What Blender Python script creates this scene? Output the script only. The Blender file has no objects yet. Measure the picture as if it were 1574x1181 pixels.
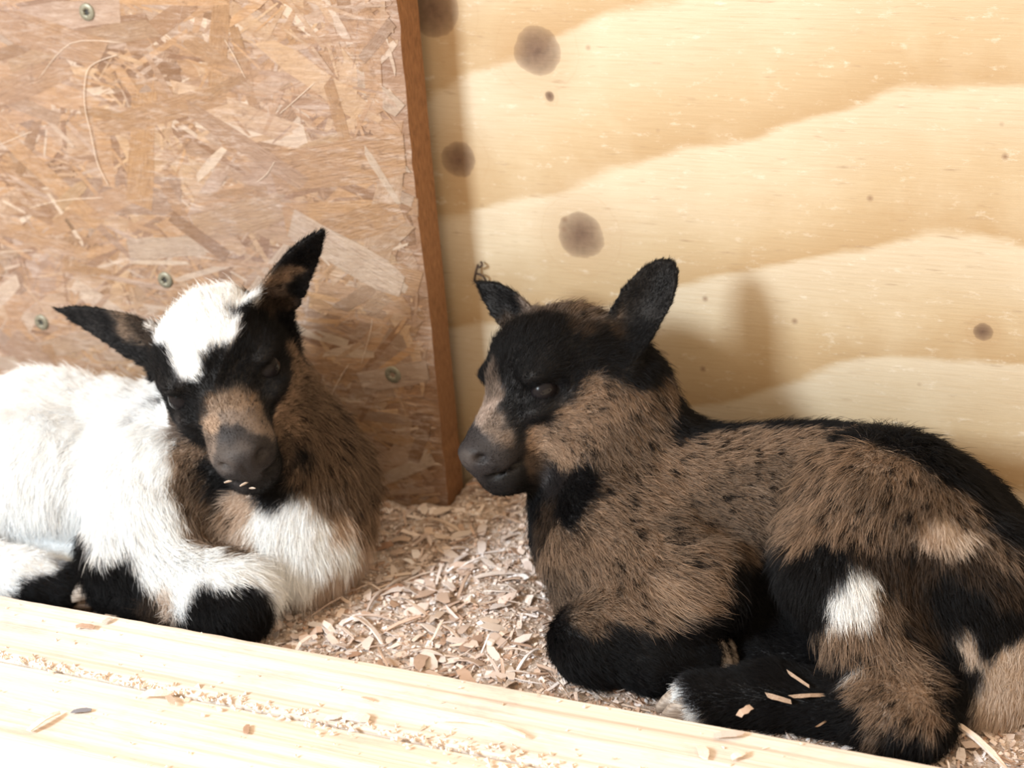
import bpy, math, random
import numpy as np
from mathutils import Vector, Matrix

# ------------------------------------------------------------------ camera, light, exposure
S = bpy.context.scene
COL = S.collection
random.seed(7)
RNG = np.random.default_rng(11)

YAW, PITCH, ROLL = map(math.radians, (25.132, 24.0, -4.504))
CAM = Vector((0.4456, -0.8823, 0.5108))
FPX = 2800.0
fw = Vector((-math.sin(YAW) * math.cos(PITCH), math.cos(YAW) * math.cos(PITCH), -math.sin(PITCH)))
rt = fw.cross(Vector((0, 0, 1))).normalized()
up = rt.cross(fw)
rt, up = (math.cos(ROLL) * rt + math.sin(ROLL) * up), (-math.sin(ROLL) * rt + math.cos(ROLL) * up)
cam_data = bpy.data.cameras.new('camera')
cam_data.sensor_width = 36.0
cam_data.lens = 36.0 * FPX / 1574.0
cam_data.clip_start = 0.02
cam = bpy.data.objects.new('camera', cam_data)
COL.objects.link(cam)
cam.matrix_world = Matrix(((rt.x, up.x, -fw.x, CAM.x), (rt.y, up.y, -fw.y, CAM.y), (rt.z, up.z, -fw.z, CAM.z), (0, 0, 0, 1)))
S.camera = cam
cam_data.dof.use_dof = True
cam_data.dof.focus_distance = 0.865
cam_data.dof.aperture_fstop = 10.0

world = bpy.data.worlds.new('shed_daylight')
S.world = world
world.use_nodes = True
world.node_tree.nodes['Background'].inputs[0].default_value = (1.0, 0.75, 0.51, 1)
world.node_tree.nodes['Background'].inputs[1].default_value = 1.42

# daylight from the open hatch: up, left and in front of the pen
wl = bpy.data.lights.new('hatch_daylight', 'AREA')
wl.shape = 'RECTANGLE'
wl.size, wl.size_y = 0.33, 0.38
wl.energy = 35.0
wl.color = (0.83, 0.94, 1.0)
wo = bpy.data.objects.new('hatch_daylight', wl)
COL.objects.link(wo)
WPOS = Vector((-0.70, -1.42, 0.90))
wo.location = WPOS
wo.rotation_euler = (Vector((0.08, -0.1, 0.08)) - WPOS).to_track_quat('-Z', 'Y').to_euler()

S.view_settings.view_transform = 'Standard'
S.view_settings.look = 'None'
S.view_settings.gamma = 1.0
S.view_settings.use_curve_mapping = False
S.view_settings.exposure = 0.30
S.cycles.max_bounces = 8
S.cycles.use_denoising = True

# ------------------------------------------------------------------ helpers
def tag(o, label=None, cat=None, group=None, kind=None):
    for k, v in (('label', label), ('category', cat), ('group', group), ('kind', kind)):
        if v: o[k] = v
    return o

def link(name, data, mat=None, parent=None, loc=None):
    o = bpy.data.objects.new(name, data)
    COL.objects.link(o)
    if mat is not None and data is not None:
        if not data.materials: data.materials.append(mat)
    if parent is not None: o.parent = parent
    if loc is not None: o.location = loc
    return o

def mesh(name, v, f, smooth=False):
    m = bpy.data.meshes.new(name)
    m.from_pydata([tuple(map(float, p)) for p in v], [], [tuple(map(int, q)) for q in f])
    m.update()
    if smooth: m.polygons.foreach_set('use_smooth', [True] * len(m.polygons))
    return m

def fast_mesh(name, v, quads, smooth=True):
    v = np.asarray(v, np.float32); quads = np.asarray(quads, np.int32)
    k = quads.shape[1]
    m = bpy.data.meshes.new(name)
    m.vertices.add(len(v)); m.vertices.foreach_set('co', v.ravel())
    m.loops.add(quads.size); m.loops.foreach_set('vertex_index', quads.ravel())
    m.polygons.add(len(quads))
    m.polygons.foreach_set('loop_start', np.arange(0, quads.size, k, dtype=np.int32))
    m.polygons.foreach_set('use_smooth', np.full(len(quads), smooth))
    m.update(calc_edges=True); m.validate()
    return m

class NT:
    """tiny node-graph helper"""
    def __init__(self, name, rough=0.7):
        self.m = bpy.data.materials.new(name); self.m.use_nodes = True
        self.t = self.m.node_tree; self.n = self.t.nodes
        self.b = self.n['Principled BSDF']; self.b.inputs['Roughness'].default_value = rough
        self.b.inputs['Specular IOR Level'].default_value = 0.3
    def put(self, sock, v):
        if isinstance(v, bpy.types.NodeSocket): self.t.links.new(v, sock)
        elif isinstance(v, (tuple, list)): sock.default_value = tuple(v) + ((1,) if len(v) == 3 and len(sock.default_value) == 4 else ())
        else: sock.default_value = v
    def node(self, typ, ins=None, **kw):
        nd = self.n.new(typ)
        for k, v in kw.items(): setattr(nd, k, v)
        for k, v in (ins or {}).items(): self.put(nd.inputs[k], v)
        return nd
    def math(self, op, a, b=0.0, c=0.0, clamp=False):
        return self.node('ShaderNodeMath', {0: a, 1: b, 2: c}, operation=op, use_clamp=clamp).outputs[0]
    def obj(self): return self.node('ShaderNodeTexCoord').outputs['Object']
    def map(self, vec, scale=(1, 1, 1), loc=(0, 0, 0), rot=(0, 0, 0)):
        return self.node('ShaderNodeMapping', {'Vector': vec, 'Scale': scale, 'Location': loc, 'Rotation': rot}).outputs[0]
    def noise(self, vec, scale, detail=4.0, rough=0.55, dist=0.0):
        return self.node('ShaderNodeTexNoise', {'Vector': vec, 'Scale': scale, 'Detail': detail, 'Roughness': rough, 'Distortion': dist}).outputs['Fac']
    def ramp(self, fac, stops, interp='LINEAR'):
        r = self.node('ShaderNodeValToRGB', {0: fac}); e = r.color_ramp.elements
        r.color_ramp.interpolation = interp
        while len(e) < len(stops): e.new(0.5)
        for el, (p, c) in zip(e, stops):
            el.position = p; el.color = tuple(c) + (1,) if len(c) == 3 else c
        return r.outputs[0]
    def mix(self, fac, a, b, blend='MIX'):
        nd = self.node('ShaderNodeMix', data_type='RGBA', blend_type=blend)
        self.put(nd.inputs[0], fac); self.put(nd.inputs[6], a); self.put(nd.inputs[7], b)
        return nd.outputs[2]
    def sep(self, vec): return self.node('ShaderNodeSeparateXYZ', {0: vec}).outputs
    def bump(self, h, dist=0.001, strength=0.6):
        self.put(self.b.inputs['Normal'], self.node('ShaderNodeBump', {'Height': h, 'Distance': dist, 'Strength': strength}).outputs[0])
    def color(self, c): self.put(self.b.inputs['Base Color'], c); return self

def G(v): return (v, v, v)
KNOTS = [(0.0019, 0.2968, 0.0125), (0.0097, 0.2127, 0.0085), (0.0617, 0.276, 0.011), (0.0809, 0.1727, 0.011), (0.3008, 0.1364, 0.004), (0.0676, 0.2516, 0.0022)]
SCREWS = [(-0.1992, 0.2995), (-0.1749, 0.1383), (-0.2738, 0.1014), (-0.0267, 0.0923)]

# ------------------------------------------------------------------ wood materials
def plywood_material():
    t = NT('plywood_face', 0.62)
    o = t.obj(); x, y, z = t.sep(o)
    flat = t.map(o, (1, 0, 1))
    # field whose level lines are the growth-ring edges of the veneer
    bend = t.math('SMOOTH_MAX', t.math('MULTIPLY', t.math('SUBTRACT', 0.27, x), 0.33), 0.0, 0.02)
    u = t.math('ADD', z, bend)
    u = t.math('ADD', u, t.math('MULTIPLY', t.math('SUBTRACT', t.noise(t.map(flat, (1, 1, 2.2)), 6.5, 3.0, 0.5), 0.5), 0.050))
    u = t.math('ADD', u, t.math('MULTIPLY', t.math('SUBTRACT', t.noise(t.map(flat, (1, 1, 5)), 60, 4.0, 0.7), 0.5), 0.007))
    KN = KNOTS
    knot = None; ring = None
    for kx, kz, kr in KN:
        d = t.math('SQRT', t.math('ADD', t.math('POWER', t.math('SUBTRACT', x, kx), 2.0), t.math('POWER', t.math('SUBTRACT', z, kz), 2.0)))
        d = t.math('ADD', d, t.math('MULTIPLY', t.math('SUBTRACT', t.noise(flat, 90, 2.0), 0.5), 0.005))
        k = t.math('SUBTRACT', 1.0, t.math('DIVIDE', d, kr * 1.25), clamp=True)
        rr = t.math('SUBTRACT', 1.0, t.math('MULTIPLY', t.math('ABSOLUTE', t.math('SUBTRACT', d, kr * 2.15)), 420.0), clamp=True)
        halo = t.math('MULTIPLY', t.math('SUBTRACT', 1.0, t.math('DIVIDE', d, kr * 3.4), clamp=True), 0.5)
        rr = t.math('MAXIMUM', t.math('MULTIPLY', rr, 0.28), halo)
        knot = k if knot is None else t.math('MAXIMUM', knot, k)
        ring = rr if ring is None else t.math('MAXIMUM', ring, rr)
    pale, mid, dark = (0.485, 0.402, 0.286), (0.450, 0.349, 0.222), (0.390, 0.277, 0.155)
    palest = (0.530, 0.457, 0.349)  # palest grain tone, just below each growth-ring edge
    st = [(0.0, mid)]
    for e in (0.052, 0.117, 0.193, 0.266, 0.345, 0.43):
        p = e / 0.5
        st += [(p - 0.005, palest), (p + 0.004, dark), (p + 0.05, mid), (p + 0.092, pale)]
    st = sorted(st)[:31]
    c = t.ramp(t.math('DIVIDE', u, 0.5), st)
    fine = t.noise(t.map(flat, (6, 1, 170)), 5, 4.0, 0.65)
    c = t.mix(t.math('MULTIPLY', t.math('SUBTRACT', fine, 0.45, clamp=True), 1.1), c, (0.360, 0.242, 0.127))
    blot = t.noise(flat, 13, 5.0, 0.6)
    c = t.mix(t.math('MULTIPLY', t.math('SUBTRACT', blot, 0.5, clamp=True), 1.5), c, (0.600, 0.533, 0.413))
    scuff = t.noise(t.map(flat, (1, 1, 2.6)), 75, 5.0, 0.75)
    c = t.mix(t.math('MULTIPLY', t.math('SUBTRACT', scuff, 0.57, clamp=True), 3.2), c, (0.720, 0.682, 0.610))
    check = t.noise(t.map(flat, (14, 1, 110)), 3.2, 3.0, 0.6)
    c = t.mix(t.math('MULTIPLY', t.math('SUBTRACT', check, 0.62, clamp=True), 4.0), c, (0.260, 0.176, 0.114))
    spot = t.node('ShaderNodeTexVoronoi', {'Vector': flat, 'Scale': 46.0}).outputs['Distance']
    c = t.mix(t.math('MULTIPLY', t.math('SUBTRACT', 0.105, spot, clamp=True), 9.0), c, (0.200, 0.121, 0.076))
    c = t.mix(ring, c, (0.350, 0.220, 0.114))
    c = t.mix(t.math('MULTIPLY', t.math('POWER', knot, 0.30), 1.0, clamp=True), c, t.mix(t.noise(flat, 260, 3.0), (0.055, 0.032, 0.022), (0.20, 0.125, 0.085)))
    t.color(c)
    t.bump(t.math('ADD', t.math('MULTIPLY', fine, 0.4), t.math('MULTIPLY', scuff, 0.6)), 0.0009, 0.45)
    return t.m

def osb_material(name, strand):
    t = NT(name, 0.5)
    o = t.obj(); pos = t.node('ShaderNodeNewGeometry').outputs['Position']
    if strand:
        info = t.node('ShaderNodeObjectInfo')
        at = t.node('ShaderNodeAttribute', attribute_name='tone').outputs['Fac']
        r = t.math('FRACT', t.math('ADD', info.outputs['Random'], at))
        base = t.ramp(r, [(0.0, (0.171, 0.093, 0.053)), (0.15, (0.282, 0.173, 0.101)), (0.4, (0.350, 0.211, 0.111)), (0.55, (0.256, 0.168, 0.117)), (0.72, (0.384, 0.258, 0.154)), (0.86, (0.307, 0.220, 0.170)), (0.9, (0.436, 0.346, 0.271)), (0.94, (0.436, 0.346, 0.271)), (1.0, (0.187, 0.103, 0.058))])
        off = t.node('ShaderNodeCombineXYZ', {0: r, 1: r, 2: r}).outputs[0]
        vec = t.node('ShaderNodeVectorMath', {0: o, 1: off}, operation='ADD').outputs[0]
        g = t.noise(t.map(vec, (1.2, 1, 16)), 5, 4.0, 0.65)
    else:
        base = t.ramp(t.noise(pos, 30, 5.0), [(0.3, (0.171, 0.093, 0.053)), (0.55, (0.256, 0.155, 0.094)), (0.75, (0.325, 0.215, 0.138))])
        g = t.noise(t.map(pos, (20, 20, 60)), 5, 5.0, 0.6)
    c = t.mix(t.math('MULTIPLY', t.math('SUBTRACT', g, 0.45, clamp=True), 1.5), base, (0.162, 0.089, 0.051))
    mott = t.noise(pos, 110, 5.0, 0.7, 0.6)
    c = t.mix(t.math('MULTIPLY', t.math('SUBTRACT', mott, 0.48, clamp=True), 1.6), c, (0.171, 0.093, 0.056))
    for sc, rot, th, amt in ((1.7, 0.45, 0.51, 3.0), (1.5, -0.7, 0.52, 3.0), (1.3, 1.35, 0.54, 2.6)):    # pale scuffed fibres
        wear = t.noise(t.map(pos, (40, 40, 210), rot=(0, rot, 0)), sc, 5.0, 0.75, 0.5)
        msk = t.noise(pos, 19 + 9 * sc, 3.0, 0.6)
        c = t.mix(t.math('MULTIPLY', t.math('MULTIPLY', t.math('SUBTRACT', wear, th, clamp=True), amt), t.math('MULTIPLY', t.math('SUBTRACT', msk, 0.36, clamp=True), 4.0), clamp=True), c, (0.529, 0.453, 0.409))
    gr = t.noise(pos, 8.0, 4.0, 0.6)
    c = t.mix(t.math('MULTIPLY', t.math('SUBTRACT', gr, 0.48, clamp=True), 1.5, clamp=True), c, (0.265, 0.196, 0.191))
    stain = t.noise(pos, 70.0, 4.0, 0.7)
    c = t.mix(t.math('MULTIPLY', t.math('SUBTRACT', stain, 0.62, clamp=True), 4.0, clamp=True), c, (0.099, 0.052, 0.034))
    t.color(c); t.bump(t.math('ADD', t.math('ADD', g, wear), mott), 0.0016, 0.75)
    return t.m

def pine_material(name, seed, tint=(1, 1, 1)):
    t = NT(name, 0.7)
    o = t.node('ShaderNodeVectorMath', {0: t.obj(), 1: (seed, seed * 2.3, 0)}, operation='ADD').outputs[0]
    w = t.noise(t.map(o, (1.4, 40, 40)), 2.2, 3.0, 0.5)
    lines = t.noise(t.map(o, (2.0, 150, 90)), 1.5, 3.0, 0.6, 0.4)
    c = t.ramp(w, [(0.3, (0.66 * tint[0], 0.59 * tint[1], 0.52 * tint[2])), (0.6, (0.76 * tint[0], 0.71 * tint[1], 0.66 * tint[2]))])
    c = t.mix(t.math('MULTIPLY', t.math('SUBTRACT', lines, 0.50, clamp=True), 3.4, clamp=True), c, (0.47, 0.36, 0.28))
    dirt = t.noise(t.map(o, (1, 2.2, 1)), 26, 5.0, 0.65)
    c = t.mix(t.math('MULTIPLY', t.math('SUBTRACT', dirt, 0.52, clamp=True), 2.8, clamp=True), c, (0.42, 0.35, 0.32))
    speck = t.noise(t.map(o, (60, 240, 240)), 2.0, 2.0)
    c = t.mix(t.math('MULTIPLY', t.math('SUBTRACT', speck, 0.70, clamp=True), 4.0, clamp=True), c, (0.28, 0.20, 0.17))
    t.color(c); t.bump(t.math('ADD', lines, t.math('MULTIPLY', speck, 0.5)), 0.0008, 0.5)
    return t.m

def chip_material(name='wood_chip'):
    t = NT(name, 0.75)
    info = t.node('ShaderNodeObjectInfo')
    at = t.node('ShaderNodeAttribute', attribute_name='tone').outputs['Fac']
    r = t.math('FRACT', t.math('ADD', info.outputs['Random'], at))
    c = t.ramp(r, [(0.0, (0.389, 0.234, 0.161)), (0.2, (0.664, 0.542, 0.454)), (0.45, (0.778, 0.702, 0.666)), (0.6, (0.458, 0.320, 0.241)), (0.8, (0.893, 0.875, 0.900)), (0.9, (0.618, 0.443, 0.344)), (1.0, (0.286, 0.185, 0.139))])
    g = t.noise(t.map(t.obj(), (40, 300, 300)), 3, 3.0)
    c = t.mix(t.math('MULTIPLY', t.math('SUBTRACT', g, 0.5, clamp=True), 1.4), c, (0.481, 0.320, 0.220))
    t.color(c); t.bump(g, 0.0005, 0.5)
    return t.m

M_PLY = plywood_material()
M_OSB = osb_material('osb_board', False)
M_STRAND = osb_material('osb_strand', True)
M_CHIP = chip_material()
_t = NT('pale_chip', 0.75); _t.color(_t.ramp(_t.noise(_t.map(_t.obj(), (4, 30, 30)), 2), [(0.3, (0.641, 0.505, 0.410)), (0.7, (0.847, 0.777, 0.732))])); M_PALE = _t.m
_t = NT('tan_chip', 0.8); _t.color(_t.ramp(_t.noise(_t.map(_t.obj(), (4, 30, 30)), 2), [(0.3, (0.212, 0.143, 0.102)), (0.7, (0.382, 0.286, 0.216))])); M_TAN = _t.m
_t = NT('osb_cut_edge', 0.85)
_g = _t.noise(_t.map(_t.obj(), (1, 400, 60)), 2.5, 4.0, 0.7)
_t.color(_t.ramp(_g, [(0.3, (0.131, 0.062, 0.029)), (0.55, (0.286, 0.142, 0.066)), (0.8, (0.389, 0.216, 0.109))])); _t.bump(_g, 0.0015, 0.8)
M_EDGE = _t.m
_t = NT('galvanised_screw', 0.45)
_t.color(_t.mix(_t.noise(_t.obj(), 700, 4.0), (0.15, 0.142, 0.105), (0.27, 0.265, 0.215))); _t.b.inputs['Metallic'].default_value = 0.45
M_SCREW = _t.m
_t = NT('screw_recess', 0.7); _t.color((0.040, 0.040, 0.038)); M_RECESS = _t.m
_t = NT('sawdust_floor', 0.95)
_n = _t.noise(_t.obj(), 190, 5.0, 0.7)
_t.color(_t.ramp(_n, [(0.3, (0.252, 0.173, 0.132)), (0.5, (0.503, 0.407, 0.344)), (0.7, (0.756, 0.715, 0.718))])); _t.bump(_n, 0.004, 0.9)
M_DUST = _t.m
_t = NT('batten_pine', 0.8); _t.color(_t.ramp(_t.noise(_t.map(_t.obj(), (80, 80, 3)), 2), [(0.3, (0.275, 0.161, 0.088)), (0.7, (0.435, 0.271, 0.161))])); M_BATTEN = _t.m

# ------------------------------------------------------------------ walls and floor
def box_vf(x0, x1, y0, y1, z0, z1):
    v = [(x0, y0, z0), (x1, y0, z0), (x1, y1, z0), (x0, y1, z0), (x0, y0, z1), (x1, y0, z1), (x1, y1, z1), (x0, y1, z1)]
    f = [(0, 3, 2, 1), (4, 5, 6, 7), (0, 1, 5, 4), (1, 2, 6, 5), (2, 3, 7, 6), (3, 0, 4, 7)]
    return v, f

YF = -0.0353                      # front face of the OSB sheet
YB = YF + 0.023                   # its back face
wall_back = link('wall_back', mesh('plywood_sheet', *box_vf(-1.2, 1.3, 0.0, 0.018, -0.02, 1.1)), M_PLY)
tag(wall_back, 'pale plywood wall with dark knots behind the brown kid', kind='structure')

# OSB sheet, with a splintery sawn right-hand edge
nz = 150
zz = np.linspace(-0.02, 1.1, nz)
jag = np.cumsum(RNG.normal(0, 0.00022, nz)); jag -= np.linspace(jag[0], jag[-1], nz)
jag += RNG.normal(0, 0.00028, nz)
v, f = [], []
for i, z in enumerate(zz):
    v += [(-1.2, YF, z), (jag[i], YF, z), (0.3 * jag[i] - 0.0003, YB, z), (-1.2, YB, z)]
    if i:
        a, b = 4 * (i - 1), 4 * i
        f += [(a, a + 1, b + 1, b), (a + 1, a + 2, b + 2, b + 1), (a + 2, a + 3, b + 3, b + 2), (a + 3, a, b, b + 3)]
f += [(3, 2, 1, 0), tuple(4 * (nz - 1) + k for k in range(4))]
me = mesh('osb_sheet', v, f)
me.materials.append(M_OSB); me.materials.append(M_EDGE)
me.polygons.foreach_set('material_index', [1 if (i % 4 == 1 and i < 4 * (nz - 1)) else 0 for i in range(len(me.polygons))])
wall_left = link('wall_left', me)
tag(wall_left, 'worn brown strand board wall behind the white kid', kind='structure')
for bx in (-0.32, -0.95):
    link('batten', mesh('batten', *box_vf(bx, bx + 0.05, YB, 0.0, 0.0, 1.1)), M_BATTEN, wall_left)

def strand_vf(L, Wd, th, rnd):
    """a thin flake: wavy long sides, torn ends, raised by th"""
    n = 5
    top, bot = [], []
    xs = [(-0.5 + i / (n - 1)) * L for i in range(n)]
    for i, x in enumerate(xs):
        k = 0.55 + 0.45 * rnd.random() if i in (0, n - 1) else 0.88 + 0.2 * rnd.random()
        x1 = x + rnd.uniform(-.1, .1) * L * (i in (0, n - 1)); x2 = x + rnd.uniform(-.1, .1) * L * (i in (0, n - 1))
        top.append((x1, k * Wd / 2)); bot.append((x2, -k * Wd / 2))
    v, f = [], []
    for (a, b) in zip(top, bot):
        v += [(a[0], -th, a[1]), (b[0], -th, b[1]), (a[0] * 1.012, 0, a[1] * 1.05), (b[0] * 1.012, 0, b[1] * 1.05)]
    for i in range(n - 1):
        p, q = 4 * i, 4 * (i + 1)
        f += [(p, p + 1, q + 1, q), (p + 2, p, q, q + 2), (p + 1, p + 3, q + 3, q + 1)]
    f += [(2, 3, 1, 0), (4 * (n - 1), 4 * (n - 1) + 1, 4 * (n - 1) + 3, 4 * (n - 1) + 2)]
    return v, f

def add_tone(me, vals):
    a = me.attributes.new('tone', 'FLOAT', 'FACE'); a.data.foreach_set('value', np.asarray(vals, np.float32))

rs = random.Random(5)
protos = []
for i in range(14):
    m = mesh('osb_flake', *strand_vf(1.0, rs.uniform(0.14, 0.3), 1.0, rs)); m.materials.append(M_STRAND); protos.append(m)
def strand_pose():
    big = rs.random()
    L = 0.03 + 0.06 * big * big
    ang = rs.gauss(0.0, 0.75)
    return L, ang
for i in range(290):              # flakes that can be made out one by one
    L, ang = strand_pose()
    x = 0.0 - rs.random() * 0.34
    z = 0.01 + rs.random() * 0.36
    x = min(x, -0.0015 - 0.15 * L * abs(math.sin(ang)) - 0.52 * L * abs(math.cos(ang)))
    o = link('osb_strand', protos[i % 14], None, wall_left, (x, YF - rs.uniform(-0.0001, 0.0001), z))
    o.rotation_euler = (0, ang, 0); o.scale = (L, rs.uniform(0.00025, 0.0007), L)
vv, ff, tone = [], [], []
for i in range(5200):
    L, ang = strand_pose(); L *= 0.55 if i > 700 else 0.9
    v, f = strand_vf(L, L * rs.uniform(0.035, 0.13) if i > 700 else L * 0.2, rs.uniform(0.0002, 0.0006), rs)
    if i < 4000:
        x = -0.0012 - 0.54 * L * abs(math.cos(ang)) - 0.12 * L * abs(math.sin(ang)) - rs.random() * 0.34; z = 0.0 + rs.random() * 0.38
    else:
        x = -0.02 - 0.56 * L - rs.random() * 1.0; z = rs.random() * 1.0
    c, s = math.cos(ang), math.sin(ang); b = len(vv)
    vv += [(x + c * p[0] + s * p[2], YF + p[1], z - s * p[0] + c * p[2]) for p in v]
    ff += [tuple(b + k for k in q) for q in f]
    tone += [rs.random()] * len(f)
me = mesh('osb_fine_strands', vv, ff); add_tone(me, tone)
tag(link('fine_strands', me, M_STRAND, wall_left), kind='stuff')

# torx screws in the strand board
def screw_mesh():
    n = 30
    v, f = [], []
    prof = [(0.0052, 0.0), (0.0051, -0.0007), (0.0046, -0.0011), (0.0031, -0.0013)]
    for r, y in prof:
        for k in range(n):
            a = 2 * math.pi * k / n; v.append((r * math.cos(a), y, r * math.sin(a)))
    for y in (-0.0013, 0.0008):
        for k in range(n):
            a = 2 * math.pi * k / n; r = 0.0019 + 0.00042 * math.cos(6 * a)
            v.append((r * math.cos(a), y, r * math.sin(a)))
    for ring in range(5):
        for k in range(n):
            a, b = ring * n + k, ring * n + (k + 1) % n
            f.append((a, b, b + n, a + n))
    return v, f
sv, sf = screw_mesh()
sm = mesh('screw', sv, sf, True); sm.materials.append(M_SCREW)
rv = [p for p in sv[-30:]]
rm = mesh('screw_recess', [(p[0], -0.0002, p[2]) for p in rv], [tuple(range(30))]); rm.materials.append(M_RECESS)
for (x, z) in SCREWS:
    o = link('screw', sm, None, wall_left, (x, YF - 0.0004, z)); o.rotation_euler = (0, rs.random() * 6, 0)
    link('recess', rm, None, o)

# floor
floor = link('floor', mesh('floor', *box_vf(-1.2, 1.3, -1.3, 0.0, -0.03, 0.0)), M_DUST)
tag(floor, 'sawdust covered shed floor of the pen', kind='structure')

# ------------------------------------------------------------------ bodies as blended implicit forms
def nrm(a): a = np.asarray(a, float); return a / max(1e-9, np.linalg.norm(a))

def prim_dist(pr, P):
    if pr['t'] == 'c':
        a, b = np.array(pr['a']), np.array(pr['b']); ab = b - a
        h = np.clip(((P - a) @ ab) / (ab @ ab), 0, 1)
        return np.linalg.norm(P - a - h[..., None] * ab, axis=-1) - (pr['ra'] + (pr['rb'] - pr['ra']) * h)
    Q = (P - np.array(pr['a'])) @ np.array(pr['m']).T
    r = np.array(pr['r'])
    if pr.get('cup'):                                   # leaf-shaped ear: bend the blade and pinch its ends
        s = np.clip((Q[..., 0] / r[0] + 1) / 2, 0, 1)
        wd = pr['prof'](s)
        Q = Q.copy()
        Q[..., 2] = Q[..., 2] - pr['cup'] * (Q[..., 1] ** 2) / r[1] - pr.get('bow', 0) * (Q[..., 0] / r[0]) ** 2
        e0 = np.abs(Q[..., 0]) - r[0]
        w = np.maximum(r[1] * wd, 1e-4)
        k = np.sqrt((Q[..., 1] / w) ** 2 + (Q[..., 2] / (r[2] * np.clip(wd * 1.5, .35, 1))) ** 2)
        d = (k - 1) * np.minimum(w, r[2]) * np.clip(0.8 + 0.12 * k, 0.8, 1.6)
        return np.maximum(d, e0)
    k0 = np.linalg.norm(Q / r, axis=-1); k1 = np.linalg.norm(Q / (r * r), axis=-1)
    return k0 * (k0 - 1) / np.maximum(k1, 1e-9)

def body_sdf(prims, P):
    d = None
    for pr in prims:
        e = prim_dist(pr, P); k = pr['k']
        if d is None: d = e; continue
        if pr.get('cut'):
            h = np.maximum(k - np.abs(-d - e), 0) / k
            d = np.maximum(d, -e) + h * h * k * 0.25
        else:
            h = np.maximum(k - np.abs(d - e), 0) / k
            d = np.minimum(d, e) - h * h * k * 0.25
    return d

def body_grid(prims, h):
    lo = np.array([1e9] * 3); hi = -lo
    for pr in prims:
        if pr.get('cut'): continue
        if pr['t'] == 'c':
            for q, r in ((pr['a'], pr['ra']), (pr['b'], pr['rb'])):
                lo = np.minimum(lo, np.array(q) - r); hi = np.maximum(hi, np.array(q) + r)
        else:
            r = max(pr['r']); lo = np.minimum(lo, np.array(pr['a']) - r); hi = np.maximum(hi, np.array(pr['a']) + r)
    lo -= 0.012; hi += 0.012
    n = np.ceil((hi - lo) / h).astype(int) + 1
    ax = [lo[i] + h * np.arange(n[i]) for i in range(3)]
    d = np.full(n, 1.0, np.float32)
    for pr in prims:                                    # each form is evaluated only in its own box
        if pr['t'] == 'c':
            b0 = np.minimum(np.array(pr['a']) - pr['ra'], np.array(pr['b']) - pr['rb']); b1 = np.maximum(np.array(pr['a']) + pr['ra'], np.array(pr['b']) + pr['rb'])
        else:
            r = max(pr['r']) * 1.05; b0 = np.array(pr['a']) - r; b1 = np.array(pr['a']) + r
        mg = pr['k'] + 0.018
        i0 = np.maximum(((b0 - mg - lo) / h).astype(int), 0); i1 = np.minimum(((b1 + mg - lo) / h).astype(int) + 2, n)
        sl = tuple(slice(i0[k], i1[k]) for k in range(3))
        P = np.stack(np.meshgrid(*[ax[k][sl[k]] for k in range(3)], indexing='ij'), -1)
        e = prim_dist(pr, P).astype(np.float32); k = pr['k']; c = d[sl]
        if pr.get('cut'):
            q = np.maximum(k - np.abs(-c - e), 0) / k; d[sl] = np.maximum(c, -e) + q * q * k * 0.25
        else:
            q = np.maximum(k - np.abs(c - e), 0) / k; d[sl] = np.minimum(c, e) - q * q * k * 0.25
    return d, lo

def surface_nets(d, lo, h):
    s = d < 0
    n = np.array(d.shape)
    acc = np.zeros(tuple(n - 1) + (3,), np.float32); cnt = np.zeros(tuple(n - 1), np.float32)
    off = [(0, 0, 0), (1, 0, 0), (0, 1, 0), (0, 0, 1), (1, 1, 0), (1, 0, 1), (0, 1, 1), (1, 1, 1)]
    cv = {o: d[o[0]:n[0] - 1 + o[0], o[1]:n[1] - 1 + o[1], o[2]:n[2] - 1 + o[2]] for o in off}
    for a in off:
        for ax in range(3):
            if a[ax]: continue
            b = list(a); b[ax] = 1; b = tuple(b)
            da, db = cv[a], cv[b]
            x = (da < 0) != (db < 0)
            t = np.where(x, da / np.where(x, da - db, 1), 0)
            for k in range(3): acc[..., k] += np.where(x, a[k] + (t if k == ax else 0), 0)
            cnt += x
    cells = cnt > 0
    idx = np.full(cells.shape, -1, np.int64); idx[cells] = np.arange(cells.sum())
    ii = np.argwhere(cells)
    V = lo + h * (ii + acc[cells] / cnt[cells][:, None])
    F = []
    for ax in range(3):
        u, w = (ax + 1) % 3, (ax + 2) % 3
        sl0 = [slice(None)] * 3; sl1 = [slice(None)] * 3
        sl0[ax] = slice(0, n[ax] - 1); sl1[ax] = slice(1, n[ax])
        for k in (u, w): sl0[k] = slice(1, n[k] - 1); sl1[k] = slice(1, n[k] - 1)
        A, B = s[tuple(sl0)], s[tuple(sl1)]
        for flip, mask in ((False, A & ~B), (True, ~A & B)):
            e = np.argwhere(mask)
            if not len(e): continue
            e = e.copy(); e[:, u] += 1; e[:, w] += 1
            q = []
            for du, dw in ((-1, -1), (0, -1), (0, 0), (-1, 0)):
                c = e.copy(); c[:, u] += du; c[:, w] += dw
                q.append(idx[c[:, 0], c[:, 1], c[:, 2]])
            q = np.stack(q, 1)
            F.append(q[:, ::-1] if flip else q)
    return V, np.concatenate(F)

def fields(prims, P):
    """blended hair flow and hair length at surface points"""
    W = np.zeros(len(P)); Fl = np.zeros((len(P), 3)); Ln = np.zeros(len(P)); Md = np.zeros(len(P))
    for pr in prims:
        if pr.get('cut') or 'f' not in pr: continue
        w = np.exp(-np.maximum(prim_dist(pr, P), -0.004) / 0.0055) + 1e-12
        fl = np.array(pr['f'], float)
        Fl += w[:, None] * fl; Ln += w * pr['l']; W += w
    return Fl / W[:, None], Ln / W

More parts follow.
